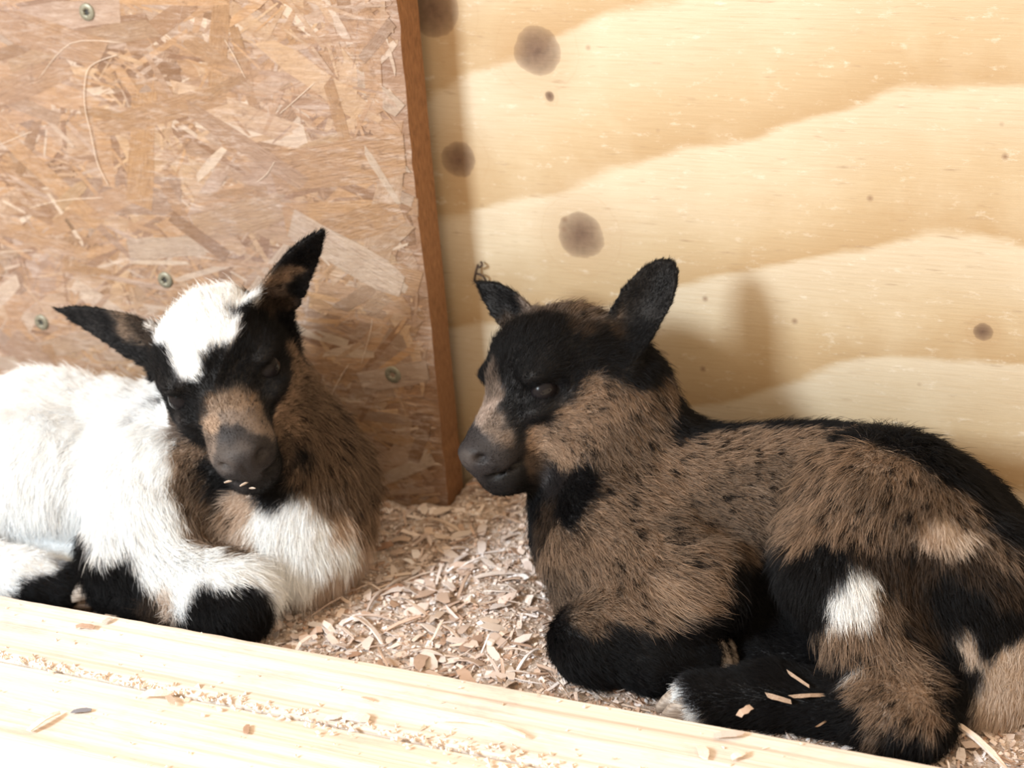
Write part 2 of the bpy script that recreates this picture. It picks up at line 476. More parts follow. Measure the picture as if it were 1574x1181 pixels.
def vnoise(P, s, seed):
    """smooth value noise, vectorised"""
    Q = P * s + seed * 17.3
    i = np.floor(Q).astype(np.int64); f = Q - i; f = f * f * (3 - 2 * f)
    def hsh(a):
        v = (a[:, 0] * 374761393 + a[:, 1] * 668265263 + a[:, 2] * 2147483647 + seed * 1274126177) & 0xffffffff
        v = ((v ^ (v >> 13)) * 1274126177) & 0xffffffff
        return ((v ^ (v >> 16)) & 0xffff) / 65535.0
    out = 0
    for dx in (0, 1):
        for dy in (0, 1):
            for dz in (0, 1):
                w = (f[:, 0] if dx else 1 - f[:, 0]) * (f[:, 1] if dy else 1 - f[:, 1]) * (f[:, 2] if dz else 1 - f[:, 2])
                out = out + w * hsh(i + np.array([dx, dy, dz]))
    return out

COATS = {'k': (0.006, 0.006, 0.0072), 'd': (0.055, 0.038, 0.028), 'b': (0.295, 0.208, 0.149), 't': (0.37, 0.268, 0.195), 'm': (0.33, 0.265, 0.23), 'g': (0.155, 0.120, 0.100),
         'n': (0.022, 0.020, 0.022), 'p': (0.055, 0.047, 0.045), 'c': (0.56, 0.465, 0.39), 'w': (0.86, 0.89, 0.92), 's': (0.205, 0.146, 0.106), 'l': (0.55, 0.44, 0.36)}
def coat_colour(seeds, P, sharp, wob):
    Q = P + wob * np.stack([vnoise(P, 170, k) - 0.5 for k in (1, 2, 3)], 1) + 0.45 * wob * np.stack([vnoise(P, 480, k) - 0.5 for k in (4, 5, 6)], 1)
    best = np.full(len(P), 1e9); X = np.array([s[:3] for s in seeds]); Cc = np.array([COATS[s[3]] for s in seeds]); bias = np.array([s[4] for s in seeds])
    out = np.zeros((len(P), 3))
    for i in range(0, len(P), 20000):
        D = np.linalg.norm(Q[i:i + 20000, None] - X[None], axis=2) - bias[None]
        w = np.exp(-(D - D.min(1, keepdims=True)) / sharp)
        out[i:i + 20000] = np.exp((w[..., None] * np.log(Cc)[None]).sum(1) / w.sum(1)[:, None])
    return out

def skin_material(name):
    t = NT(name, 0.6)
    c = t.node('ShaderNodeAttribute', attribute_name='coat').outputs['Color']
    n = t.noise(t.obj(), 900, 3.0)
    t.color(t.mix(t.math('MULTIPLY', n, 0.35), c, t.mix(0.5, c, (0.02, 0.016, 0.014))))
    t.bump(n, 0.0006, 0.5); t.b.inputs['Specular IOR Level'].default_value = 0.22
    return t.m
def fur_material(name):
    t = NT(name, 0.5)
    c = t.node('ShaderNodeAttribute', attribute_name='coat').outputs['Color']
    rc = t.node('ShaderNodeAttribute', attribute_name='undercoat').outputs['Color']
    hi = t.node('ShaderNodeHairInfo')
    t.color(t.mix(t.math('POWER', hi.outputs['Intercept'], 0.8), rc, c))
    t.b.inputs['Specular IOR Level'].default_value = 0.16
    tr = t.node('ShaderNodeBsdfTranslucent', {'Color': c})
    mx = t.node('ShaderNodeMixShader', {0: 0.28, 1: t.b.outputs[0], 2: tr.outputs[0]})
    t.t.links.new(mx.outputs[0], t.n['Material Output'].inputs[0])
    return t.m
M_SKIN = skin_material('goat_skin'); M_FUR = fur_material('goat_fur')
_t = NT('eyeball', 0.22); _t.color((0.009, 0.008, 0.0095)); _t.b.inputs['Specular IOR Level'].default_value = 0.10; M_EYE = _t.m
_t = NT('pupil', 0.1); _t.color((0.004, 0.004, 0.006)); M_PUPIL = _t.m
_t = NT('hoof_horn', 0.5); _t.color(_t.ramp(_t.noise(_t.map(_t.obj(), (60, 60, 500)), 3), [(0.3, (0.16, 0.125, 0.10)), (0.7, (0.40, 0.345, 0.30))])); M_HOOF = _t.m

def make_goat(prims, seeds, nhair, seed, voxel=0.0016, floor_z=0.006):
    rng = np.random.default_rng(seed)
    d, lo = body_grid(prims, voxel)
    V, F = surface_nets(d, lo, voxel)
    # keep the one connected body
    par = np.arange(len(V))
    for _ in range(400):
        m = par[F].min(1); old = par.copy()
        for k in range(4): np.minimum.at(par, F[:, k], m)
        par = par[par]
        if (par == old).all(): break
    root = np.bincount(par).argmax(); keep = par == root
    new = np.cumsum(keep) - 1; F = new[F[keep[F[:, 0]]]]; V = V[keep]
    V[:, 2] = np.maximum(V[:, 2], 0.003)
    me = fast_mesh('kid_body', V, F)
    N = np.zeros(len(V) * 3, np.float32); me.vertex_normals.foreach_get('vector', N); N = N.reshape(-1, 3).astype(float)
    colv = coat_colour(seeds, V, 0.0012, 0.0045)
    a = me.attributes.new('coat', 'FLOAT_COLOR', 'POINT'); a.data.foreach_set('color', np.c_[colv, np.ones(len(V))].astype(np.float32).ravel())
    # hair roots
    A = V[F]; area = 0.5 * np.linalg.norm(np.cross(A[:, 2] - A[:, 0], A[:, 3] - A[:, 1]), axis=1)
    flv, lnv = fields(prims, V)
    flv += 0.55 * np.stack([vnoise(V, 55, seed + k) - 0.5 for k in (1, 2, 3)], 1) + 0.45 * np.stack([vnoise(V, 210, seed + k) - 0.5 for k in (4, 5, 6)], 1)
    lnv *= 0.75 + 0.5 * vnoise(V, 120, seed)
    liv = 0.72 + 0.5 * (vnoise(V, 90, seed + 9) - 0.5) + 0.5 * (vnoise(V, 260, seed + 10) - 0.5)
    lnf = lnv[F].mean(1); zf = A[:, :, 2].mean(1)
    dens = area * np.clip(0.008 / np.maximum(lnf, 0.0025), 0.8, 2.2) * (zf > 0.006) * (lnf > 0.0007)
    fi = rng.choice(len(F), nhair, p=dens / dens.sum())
    u = rng.random((nhair, 2)); w = np.stack([(1 - u[:, 0]) * (1 - u[:, 1]), u[:, 0] * (1 - u[:, 1]), u[:, 0] * u[:, 1], (1 - u[:, 0]) * u[:, 1]], 1)
    q = F[fi]
    P = (V[q] * w[..., None]).sum(1); NN = (N[q] * w[..., None]).sum(1); NN /= np.linalg.norm(NN, axis=1, keepdims=True)
    fl = (flv[q] * w[..., None]).sum(1) + rng.normal(0, 0.22, P.shape); ln = (lnv[q] * w).sum(1); li = (liv[q] * w).sum(1)
    tg = fl - (fl * NN).sum(1, keepdims=True) * NN
    tg /= np.maximum(np.linalg.norm(tg, axis=1, keepdims=True), 1e-6)
    stray = rng.random(nhair) < 0.10
    L = ln * rng.uniform(0.55, 1.15, nhair) * np.where(stray, 1.45, 1.0)
    lift = np.clip(li + rng.normal(0, 0.2, nhair) + 0.25 * stray, 0.15, 1.4)
    K = 4
    pts = np.zeros((nhair, K, 3)); pts[:, 0] = P - 0.0006 * NN
    for k in range(1, K):
        s = k / (K - 1); al = lift * (1 - 0.7 * s)
        pts[:, k] = pts[:, k - 1] + (L / (K - 1))[:, None] * (np.cos(al)[:, None] * tg + np.sin(al)[:, None] * NN)
    # clumps: tips lean towards a neighbouring guide hair
    ng = nhair // 16
    from mathutils.kdtree import KDTree
    kd = KDTree(ng)
    for i in range(ng): kd.insert(P[i], i)
    kd.balance()
    gi = np.array([kd.find(p)[1] for p in P])
    s = (np.arange(K) / (K - 1))[None, :, None] ** 1.4
    cl = (0.55 * rng.uniform(0.2, 1, nhair) * np.clip(ln / 0.008, 0.15, 1.0))[:, None, None]
    pts += s * cl * (pts[gi] - pts) * (np.linalg.norm(P[gi] - P, axis=1) < 0.004)[:, None, None]
    pts[..., 2] = np.maximum(pts[..., 2], floor_z * 0.6)
    hc = bpy.data.hair_curves.new('kid_fur')
    hc.add_curves([K] * nhair)
    hc.attributes['position'].data.foreach_set('vector', pts.astype(np.float32).ravel())
    rad = np.array([1.0, 0.9, 0.65, 0.15])[None] * (rng.uniform(0.00007, 0.00011, nhair) * np.clip(ln / 0.006, 0.7, 1.1))[:, None]
    ra = hc.attributes.get('radius') or hc.attributes.new('radius', 'FLOAT', 'POINT')
    ra.data.foreach_set('value', rad.astype(np.float32).ravel())
    pick = (rng.random(nhair)[:, None] > np.cumsum(w, 1)).sum(1).clip(0, 3)
    c = colv[q[np.arange(nhair), pick]]
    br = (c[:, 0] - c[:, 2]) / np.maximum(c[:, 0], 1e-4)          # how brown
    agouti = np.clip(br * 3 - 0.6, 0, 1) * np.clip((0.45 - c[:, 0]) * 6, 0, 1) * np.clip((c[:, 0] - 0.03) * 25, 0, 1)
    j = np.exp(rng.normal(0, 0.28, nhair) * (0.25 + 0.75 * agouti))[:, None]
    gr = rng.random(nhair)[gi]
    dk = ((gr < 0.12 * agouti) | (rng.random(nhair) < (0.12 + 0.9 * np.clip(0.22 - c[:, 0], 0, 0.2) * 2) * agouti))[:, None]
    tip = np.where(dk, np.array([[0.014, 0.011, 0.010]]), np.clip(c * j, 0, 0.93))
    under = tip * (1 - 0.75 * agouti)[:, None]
    one = np.ones((nhair, 1))
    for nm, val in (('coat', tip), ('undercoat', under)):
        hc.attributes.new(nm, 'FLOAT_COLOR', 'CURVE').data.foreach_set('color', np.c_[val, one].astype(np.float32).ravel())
    return me, hc

def eye_mesh(r):
    v, f = [], []; n, m = 20, 12
    for i in range(m + 1):
        a = math.pi * i / m
        for k in range(n):
            b = 2 * math.pi * k / n; v.append((r * math.cos(a), r * math.sin(a) * math.cos(b), r * math.sin(a) * math.sin(b)))
    for i in range(m):
        for k in range(n): f.append(((i + 1) * n + k, (i + 1) * n + (k + 1) % n, i * n + (k + 1) % n, i * n + k))
    return mesh('eyeball', v, f, True)

def hoof_mesh():
    """cloven hoof pointing along +x: two toes with flat soles"""
    v, f = [], []
    for s in (-1, 1):
        b = len(v); n = 10
        rings = [(-0.010, 0.0065, 0.0100, 0.002), (-0.003, 0.0066, 0.0110, 0.0), (0.006, 0.0058, 0.0090, -0.001), (0.013, 0.0040, 0.0058, -0.003), (0.017, 0.0018, 0.0025, -0.005)]
        for x, wy, hz, oz in rings:
            for k in range(n):
                a = 2 * math.pi * k / n
                v.append((x, s * 0.0058 + wy * math.cos(a) - s * 0.0012 * max(0, x / 0.017), oz + max(hz * math.sin(a), -0.62 * hz)))
        for i in range(4):
            for k in range(n): f.append((b + i * n + k, b + i * n + (k + 1) % n, b + (i + 1) * n + (k + 1) % n, b + (i + 1) * n + k))
        f.append(tuple(b + k for k in range(n - 1, -1, -1))); f.append(tuple(b + 4 * n + k for k in range(n)))
    return mesh('hoof', v, f, True)
HOOF = hoof_mesh()

def place_goat(name, spec, label, nhair, seed):
    root = link(name, None)
    root.location = spec['base']
    tag(root, label, 'goat')
    off = -Vector(spec['base'])
    me, hc = make_goat(spec['prims'], spec['seeds'], nhair, seed)
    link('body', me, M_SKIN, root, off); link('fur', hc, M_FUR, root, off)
    for (c, axis, upv, r) in spec['eyes']:
        x = Vector(axis).normalized(); z = Vector(upv); z = (z - z.dot(x) * x).normalized(); y = z.cross(x)
        e = link('eye', eye_mesh(r), M_EYE, root)
        e.matrix_world = Matrix.Translation(Vector(c) + off) @ Matrix((x, y, z)).transposed().to_4x4()
        pv = []
        for k in range(16):
            a = 2 * math.pi * k / 16; yy, z2 = 0.42 * r * math.cos(a), 0.17 * r * math.sin(a)
            pv.append((math.sqrt(r * r - yy * yy - z2 * z2) + 0.00008, yy, z2))
        pv.append((r + 0.0001, 0, 0))
        link('pupil', mesh('pupil', pv, [(k, (k + 1) % 16, 16) for k in range(16)], True), M_PUPIL, e)
    for (c, d, upv, sc) in spec['hooves']:
        x = Vector(d).normalized(); z = Vector(upv); z = (z - z.dot(x) * x).normalized(); y = z.cross(x)
        h = link('hoof', HOOF, M_HOOF, root)
        h.matrix_world = Matrix.Translation(Vector(c) + off) @ Matrix((x, y, z)).transposed().to_4x4() @ Matrix.Scale(sc, 4)
    return root
def earp(w): return lambda s: np.clip(np.interp(s, [0, .12, .35, .6, .8, .93, 1.0], w), 0, 1)
def unpack(rows):
    """rows: c(apsule) a ra b rb k flow len | e(llipsoid) a r m k flow len | x / y = the same as cuts | r = ear blade"""
    out = []
    for q in rows:
        if q[0] in 'cx':
            d = dict(t='c', a=q[1], ra=q[2], b=q[3], rb=q[4], k=q[5])
            if q[0] == 'x': d['cut'] = 1
            else: d.update(f=q[6], l=q[7])
        else:
            d = dict(t='e', a=q[1], r=q[2], m=q[3], k=q[4])
            if q[0] == 'y': d['cut'] = 1
            else: d.update(f=q[5], l=q[6])
            if q[0] == 'r': d.update(cup=q[7], bow=q[8], prof=earp(q[9]))
        out.append(d)
    return out

WHITE_KID = dict(base=(-0.13, -0.13, 0), eyes=[((-0.0822, -0.163, 0.1285), (-0.5496, -0.782, -0.208), (-0.1326, -0.2273, 0.9648), 0.00814), ((-0.0445, -0.1401, 0.1391), (0.9466, 0.1263, 0.2117), (-0.1326, -0.2273, 0.9648), 0.00814)], hooves=[((-0.1382, -0.1913, 0.024), (-0.5594, -0.8489, 0.0367), (-0.2882, 0.0766, 0.9225), 1.0), ((-0.1503, -0.1972, 0.02), (1.0038, 0.189, -0.0815), (0, 0, 1), 0.95)],
  prims=unpack([
    ('c', (-0.205, -0.118, 0.055), 0.046, (-0.08, -0.122, 0.06), 0.044, 0.02, (-1.0, -0.1, -0.6), 0.01),
    ('e', (-0.225, -0.122, 0.052), (0.048, 0.048, 0.048), ((1.0, 0.0, 0.0), (0.0, 1.0, 0.0), (0.0, 0.0, 1.0)), 0.02, (-0.6, -0.2, -1.0), 0.012),
    ('e', (-0.194, -0.152, 0.0579), (0.04, 0.028, 0.04), ((1.0, 0.0, 0.0), (0.0, 1.0, 0.0), (0.0, 0.0, 1.0)), 0.02, (0.1, -0.2, -1.0), 0.012),
    ('e', (-0.0485, -0.122, 0.0487), (0.038, 0.04, 0.046), ((1.0, 0.0, 0.0), (0.0, 1.0, 0.0), (0.0, 0.0, 1.0)), 0.02, (0.1, -0.3, -1.0), 0.013),
    ('e', (-0.0418, -0.138, 0.0316), (0.032, 0.034, 0.03), ((1.0, 0.0, 0.0), (0.0, 1.0, 0.0), (0.0, 0.0, 1.0)), 0.02, (0.1, -0.3, -1.0), 0.014),
    ('c', (-0.0568, -0.116, 0.0587), 0.043, (-0.0793, -0.112, 0.114), 0.034, 0.018, (0.1, -0.2, -1.0), 0.011),
    ('e', (-0.1159, -0.15, 0.0595), (0.04, 0.03, 0.045), ((1.0, 0.0, 0.0), (0.0, 1.0, 0.0), (0.0, 0.0, 1.0)), 0.02, (0.1, -0.2, -1.0), 0.012),
    ('c', (-0.1095, -0.165, 0.052), 0.03, (-0.1251, -0.176, 0.0311), 0.024, 0.016, (0.4, -0.2, -1.0), 0.012),
    ('c', (-0.1217, -0.178, 0.0307), 0.023, (-0.0482, -0.1931, 0.03), 0.0195, 0.014, (1.0, -0.2, -0.5), 0.0125),
    ('e', (-0.0497, -0.1948, 0.026), (0.02, 0.018, 0.018), ((1.0, 0.0, 0.0), (0.0, 1.0, 0.0), (0.0, 0.0, 1.0)), 0.01, (0.6, -0.3, -0.8), 0.0075),
    ('c', (-0.0544, -0.1948, 0.022), 0.015, (-0.1101, -0.1918, 0.02), 0.0115, 0.01, (-1.0, -0.1, 0.0), 0.0055),
    ('c', (-0.1101, -0.1918, 0.02), 0.0125, (-0.1285, -0.1922, 0.022), 0.012, 0.008, (-1.0, -0.1, 0.2), 0.0045),
    ('c', (-0.2222, -0.2169, 0.03), 0.022, (-0.1734, -0.2066, 0.026), 0.0145, 0.012, (1.0, -0.1, -0.1), 0.008),
    ('c', (-0.1734, -0.2066, 0.026), 0.015, (-0.1544, -0.2012, 0.022), 0.0125, 0.01, (1.0, -0.1, -0.1), 0.0045),
    ('c', (-0.1623, -0.1726, 0.02), 0.012, (-0.1947, -0.1682, 0.02), 0.014, 0.01, (1.0, 0.0, 0.0), 0.005),
    ('e', (-0.0801, -0.1262, 0.1386), (0.0363, 0.0341, 0.0319), ((0.5398, -0.8329, -0.122), (0.8313, 0.5046, 0.2331), (-0.1326, -0.2273, 0.9648)), 0.01, (-0.61, 0.72, 0.6), 0.0105),
    ('e', (-0.0727, -0.1405, 0.1431), (0.0275, 0.0297, 0.0242), ((0.5398, -0.8329, -0.122), (0.8313, 0.5046, 0.2331), (-0.1326, -0.2273, 0.9648)), 0.01, (-0.61, 0.72, 0.6), 0.0055),
    ('c', (-0.0675, -0.1432, 0.1306), 0.023100000000000002, (-0.0465, -0.1691, 0.1115), 0.0165, 0.01, (-0.57, 0.79, 0.31), 0.0028),
    ('e', (-0.0422, -0.1733, 0.1054), (0.0154, 0.0171, 0.0149), ((0.5398, -0.8329, -0.122), (0.8313, 0.5046, 0.2331), (-0.1326, -0.2273, 0.9648)), 0.006, (-0.57, 0.79, 0.31), 0.0017),
    ('e', (-0.0376, -0.1828, 0.1095), (0.0077, 0.0121, 0.0077), ((0.5398, -0.8329, -0.122), (0.8313, 0.5046, 0.2331), (-0.1326, -0.2273, 0.9648)), 0.004, (-0.57, 0.79, 0.31), 0.0004),
    ('c', (-0.0743, -0.1238, 0.1126), 0.022000000000000002, (-0.0453, -0.1632, 0.0948), 0.0132, 0.01, (-0.53, 0.86, 0.03), 0.0034),
    ('e', (-0.0415, -0.1682, 0.0918), (0.0121, 0.0138, 0.0094), ((0.5398, -0.8329, -0.122), (0.8313, 0.5046, 0.2331), (-0.1326, -0.2273, 0.9648)), 0.005, (-0.57, 0.79, 0.31), 0.0022),
    ('e', (-0.0874, -0.1408, 0.1159), (0.0275, 0.0165, 0.0231), ((0.5398, -0.8329, -0.122), (0.8313, 0.5046, 0.2331), (-0.1326, -0.2273, 0.9648)), 0.01, (-0.5, 0.9, -0.17), 0.0036),
    ('e', (-0.0866, -0.1634, 0.1387), (0.0132, 0.0083, 0.0051), ((0.5398, -0.8329, -0.122), (0.8313, 0.5046, 0.2331), (-0.1326, -0.2273, 0.9648)), 0.007, (-0.57, 0.79, 0.31), 0.003),
    ('e', (-0.0799, -0.1616, 0.1201), (0.0143, 0.0088, 0.0055), ((0.5398, -0.8329, -0.122), (0.8313, 0.5046, 0.2331), (-0.1326, -0.2273, 0.9648)), 0.006, (-0.57, 0.79, 0.31), 0.003),
    ('e', (-0.0563, -0.1219, 0.1247), (0.0275, 0.0165, 0.0231), ((0.5398, -0.8329, -0.122), (0.8313, 0.5046, 0.2331), (-0.1326, -0.2273, 0.9648)), 0.01, (-0.5, 0.9, -0.17), 0.0036),
    ('e', (-0.0464, -0.139, 0.1499), (0.0132, 0.0083, 0.0051), ((0.5398, -0.8329, -0.122), (0.8313, 0.5046, 0.2331), (-0.1326, -0.2273, 0.9648)), 0.007, (-0.57, 0.79, 0.31), 0.003),
    ('e', (-0.0433, -0.1394, 0.1303), (0.0143, 0.0088, 0.0055), ((0.5398, -0.8329, -0.122), (0.8313, 0.5046, 0.2331), (-0.1326, -0.2273, 0.9648)), 0.006, (-0.57, 0.79, 0.31), 0.003),
    ('r', (-0.1502, -0.1242, 0.1472), (0.0406, 0.0145, 0.0026), ((-0.9816, 0.1539, 0.1134), (-0.1161, -0.0088, -0.9932), (-0.1518, -0.9881, 0.0265)), 0.01, (-0.98, 0.15, 0.11), 0.0035, 0.55, 0.004, (1.0, 1.0, 0.9, 0.66, 0.42, 0.22, 0.04)),
    ('r', (-0.0375, -0.1139, 0.1867), (0.0421, 0.0145, 0.0026), ((0.6736, -0.2398, 0.6991), (-0.5981, -0.7326, 0.3249), (0.4342, -0.637, -0.6369)), 0.01, (0.67, -0.24, 0.7), 0.0035, 0.55, 0.004, (1.0, 1.0, 0.95, 0.74, 0.5, 0.28, 0.05)),
    ('y', (-0.09, -0.1684, 0.1262), (0.0081, 0.0055, 0.0046), ((0.4677, -0.8616, 0.1972), (0.8313, 0.5046, 0.2331), (-0.3004, 0.0549, 0.9522)), 0.003),
    ('y', (-0.0437, -0.1915, 0.1054), (0.0057, 0.0037, 0.0026), ((0.5398, -0.8329, -0.122), (0.8313, 0.5046, 0.2331), (-0.1326, -0.2273, 0.9648)), 0.0022),
    ('x', (-0.041, -0.1854, 0.0941), 0.00132, (-0.0683, -0.1679, 0.0973), 0.00132, 0.003),
    ('y', (-0.0361, -0.1357, 0.1413), (0.0081, 0.0055, 0.0046), ((0.4677, -0.8616, 0.1972), (0.8313, 0.5046, 0.2331), (-0.3004, 0.0549, 0.9522)), 0.003),
    ('y', (-0.0264, -0.1809, 0.1103), (0.0057, 0.0037, 0.0026), ((0.5398, -0.8329, -0.122), (0.8313, 0.5046, 0.2331), (-0.1326, -0.2273, 0.9648)), 0.0022),
    ('x', (-0.0282, -0.1776, 0.0977), 0.00132, (-0.0336, -0.1469, 0.1071), 0.00132, 0.003),
    ('x', (-0.0334, -0.1883, 0.1065), 0.0007, (-0.0329, -0.1844, 0.0961), 0.0007, 0.002),
  ]), seeds=[
    (-0.0863, -0.1689, 0.1269, 'k', 0.0065), (-0.0374, -0.1392, 0.1407, 'k', 0.0065), (-0.1942, -0.1736, 0.0849, 'w', 0.004), (-0.1893, -0.1395, 0.1018, 'w', 0.004),
    (-0.1924, -0.0924, 0.097, 'w', 0.004), (-0.1435, -0.1292, 0.1025, 'w', 0.004), (-0.1776, -0.178, 0.0651, 'w', 0.004), (-0.1563, -0.1673, 0.0788, 'w', 0.004),
    (-0.1148, -0.1754, 0.0883, 'w', 0.004), (-0.095, -0.1846, 0.0723, 'w', 0.004), (-0.1254, -0.1931, 0.0565, 'w', 0.004), (-0.1767, -0.1759, 0.0354, 'w', 0.003),
    (-0.1977, -0.1802, 0.0469, 'w', 0.004), (-0.1006, -0.1531, 0.1106, 'w', 0.002), (-0.1209, -0.1432, 0.127, 'w', 0.001), (-0.1023, -0.1677, 0.094, 'w', 0.004),
    (-0.0898, -0.1905, 0.0566, 'w', 0.004), (-0.066, -0.1981, 0.0488, 'w', 0.004), (-0.0453, -0.1994, 0.0489, 'w', 0.004), (-0.0928, -0.2021, 0.0427, 'w', 0.003),
    (-0.0335, -0.1941, 0.044, 'w', 0.002), (-0.0737, -0.208, 0.0374, 'w', 0.002), (-0.0305, -0.1817, 0.0336, 'w', 0.0), (-0.0434, -0.1662, 0.0624, 'w', 0.002),
    (-0.0307, -0.16, 0.0649, 'w', 0.002), (-0.0193, -0.1535, 0.0593, 'w', 0.002), (-0.0324, -0.1687, 0.0458, 'w', 0.003), (-0.0176, -0.1611, 0.04, 'w', 0.002),
    (-0.0079, -0.1426, 0.0394, 'w', 0.0), (-0.0508, -0.1655, 0.0688, 'l', 0.0), (-0.0545, -0.1697, 0.0548, 'l', 0.0), (-0.0104, -0.142, 0.0546, 'l', 0.0),
    (-0.0069, -0.1319, 0.0297, 'l', 0.0), (-0.0126, -0.1524, 0.0239, 'l', 0.0), (-0.0802, -0.1672, 0.0811, 's', 0.002), (-0.0756, -0.1722, 0.0647, 's', 0.002),
    (-0.0686, -0.174, 0.051, 'b', 0.001), (-0.0858, -0.1616, 0.0931, 'b', 0.002), (-0.0573, -0.18, 0.0481, 's', -0.001), (-0.0772, -0.1785, 0.056, 'b', 0.0),
    (-0.0624, -0.1675, 0.0642, 't', -0.001), (-0.0362, -0.1182, 0.11, 's', 0.002), (-0.0251, -0.1279, 0.0926, 's', 0.002), (-0.0147, -0.1283, 0.0785, 's', 0.002),
    (-0.0077, -0.1231, 0.0611, 's', 0.002), (-0.0259, -0.1428, 0.0841, 's', 0.002), (-0.016, -0.1426, 0.0698, 's', 0.0), (-0.0061, -0.129, 0.0484, 'b', -0.001),
    (-0.0356, -0.144, 0.095, 's', 0.001), (-0.0064, -0.1201, 0.0517, 'b', 0.0), (-0.0399, -0.2113, 0.0372, 'k', 0.004), (-0.032, -0.205, 0.0369, 'k', 0.004),
    (-0.0297, -0.2048, 0.0274, 'k', 0.004), (-0.0501, -0.2151, 0.0319, 'k', 0.004), (-0.0591, -0.2144, 0.0279, 'k', 0.002), (-0.1218, -0.2042, 0.0352, 'k', 0.003),
    (-0.1092, -0.2047, 0.0336, 'k', 0.003), (-0.1095, -0.2069, 0.0247, 'k', 0.003), (-0.0917, -0.2077, 0.0282, 'd', 0.0), (-0.1317, -0.2053, 0.0241, 'k', 0.003),
    (-0.1374, -0.1993, 0.038, 'k', 0.002), (-0.0825, -0.2082, 0.0321, 'l', -0.001), (-0.1571, -0.2157, 0.0298, 'k', 0.003), (-0.1499, -0.2073, 0.0323, 'k', 0.003),
    (-0.1641, -0.2208, 0.0295, 'k', 0.001), (-0.1642, -0.2151, 0.0384, 'w', 0.001), (-0.1731, -0.2211, 0.0363, 'w', 0.003), (-0.1582, -0.2062, 0.0376, 'w', 0.0),
    (-0.0842, -0.1373, 0.1698, 'w', 0.004), (-0.0703, -0.127, 0.1707, 'w', 0.005), (-0.0891, -0.1503, 0.1634, 'w', 0.004), (-0.0665, -0.1544, 0.1636, 'w', 0.005),
    (-0.0732, -0.1654, 0.1529, 'w', 0.003), (-0.0687, -0.1682, 0.1454, 'w', 0.0), (-0.0575, -0.1538, 0.1606, 'w', 0.001), (-0.0628, -0.1265, 0.1693, 'w', 0.001),
    (-0.0987, -0.1498, 0.1568, 'w', 0.0), (-0.1174, -0.1362, 0.1444, 'd', 0.002), (-0.1231, -0.1364, 0.1354, 'k', 0.003), (-0.1179, -0.1417, 0.1305, 'k', 0.003),
    (-0.0552, -0.1139, 0.1632, 'd', 0.001), (-0.0505, -0.1105, 0.1679, 'g', 0.001), (-0.0484, -0.1056, 0.1606, 'd', 0.002), (-0.0743, -0.1694, 0.1435, 'w', -0.001),
    (-0.0486, -0.1327, 0.1602, 'k', 0.003), (-0.0468, -0.1507, 0.1531, 'k', 0.003), (-0.0363, -0.1426, 0.1508, 'k', 0.004), (-0.0501, -0.1605, 0.1441, 'k', 0.002),
    (-0.042, -0.1494, 0.1383, 'k', 0.003), (-0.0505, -0.1047, 0.1487, 'k', 0.003), (-0.0515, -0.1071, 0.1609, 'd', 0.0), (-0.0553, -0.1632, 0.1502, 'k', 0.0),
    (-0.0361, -0.1526, 0.1255, 'k', 0.0), (-0.0866, -0.1728, 0.1399, 'k', 0.003), (-0.0993, -0.1587, 0.1436, 'k', 0.003), (-0.0815, -0.1704, 0.132, 'k', 0.002),
    (-0.0738, -0.1725, 0.1226, 'k', 0.001), (-0.067, -0.1708, 0.1339, 'k', 0.002), (-0.1148, -0.1381, 0.1447, 'd', 0.0), (-0.0823, -0.1637, 0.1062, 'k', -0.001),
    (-0.0616, -0.1683, 0.1407, 'k', 0.0), (-0.0804, -0.1719, 0.1216, 'p', 0.001), (-0.0933, -0.1587, 0.1082, 'g', 0.001), (-0.0898, -0.1595, 0.1013, 'g', 0.0),
    (-0.086, -0.1604, 0.0964, 'b', 0.0), (-0.0563, -0.1726, 0.1322, 's', 0.001), (-0.0469, -0.1686, 0.1333, 's', 0.001), (-0.0471, -0.1762, 0.1276, 'g', 0.001),
    (-0.0385, -0.1715, 0.1264, 'g', 0.001), (-0.0537, -0.1789, 0.1243, 'b', 0.001), (-0.0394, -0.1626, 0.1297, 's', 0.0), (-0.0537, -0.1843, 0.1158, 'g', 0.0),
    (-0.033, -0.1687, 0.1221, 'g', -0.001), (-0.0421, -0.1831, 0.1203, 'n', 0.002), (-0.0347, -0.1869, 0.1157, 'p', 0.002), (-0.0435, -0.1884, 0.1153, 'p', 0.001),
    (-0.0291, -0.1837, 0.1149, 'n', 0.002), (-0.0326, -0.1887, 0.1095, 'n', 0.002), (-0.0406, -0.1918, 0.1081, 'p', 0.001), (-0.0292, -0.1831, 0.1035, 'n', 0.001),
    (-0.0373, -0.1869, 0.0987, 'n', 0.0), (-0.0428, -0.1808, 0.0874, 'n', 0.001), (-0.0506, -0.1801, 0.0897, 'k', 0.001), (-0.0342, -0.1758, 0.086, 'k', 0.003),
    (-0.0704, -0.1625, 0.084, 'k', 0.001), (-0.0277, -0.1655, 0.0912, 'k', 0.003), (-0.0356, -0.144, 0.095, 'd', 0.0), (-0.0301, -0.1408, 0.0904, 'k', 0.0),
    (-0.0378, -0.1589, 0.075, 'k', 0.001), (-0.0365, -0.138, 0.1358, 'n', 0.002), (-0.0352, -0.1339, 0.1248, 'b', 0.002), (-0.0373, -0.1372, 0.1108, 'b', 0.002),
    (-0.0388, -0.1428, 0.1056, 's', 0.001), (-0.0409, -0.1153, 0.1312, 'b', 0.001), (-0.1688, -0.1248, 0.1455, 'k', 0.004), (-0.1493, -0.1299, 0.1378, 'k', 0.004),
    (-0.1338, -0.1349, 0.1337, 'k', 0.003), (-0.1775, -0.1233, 0.1511, 'k', 0.004), (-0.1399, -0.1292, 0.1442, 's', 0.0), (-0.1275, -0.1327, 0.1411, 's', -0.001),
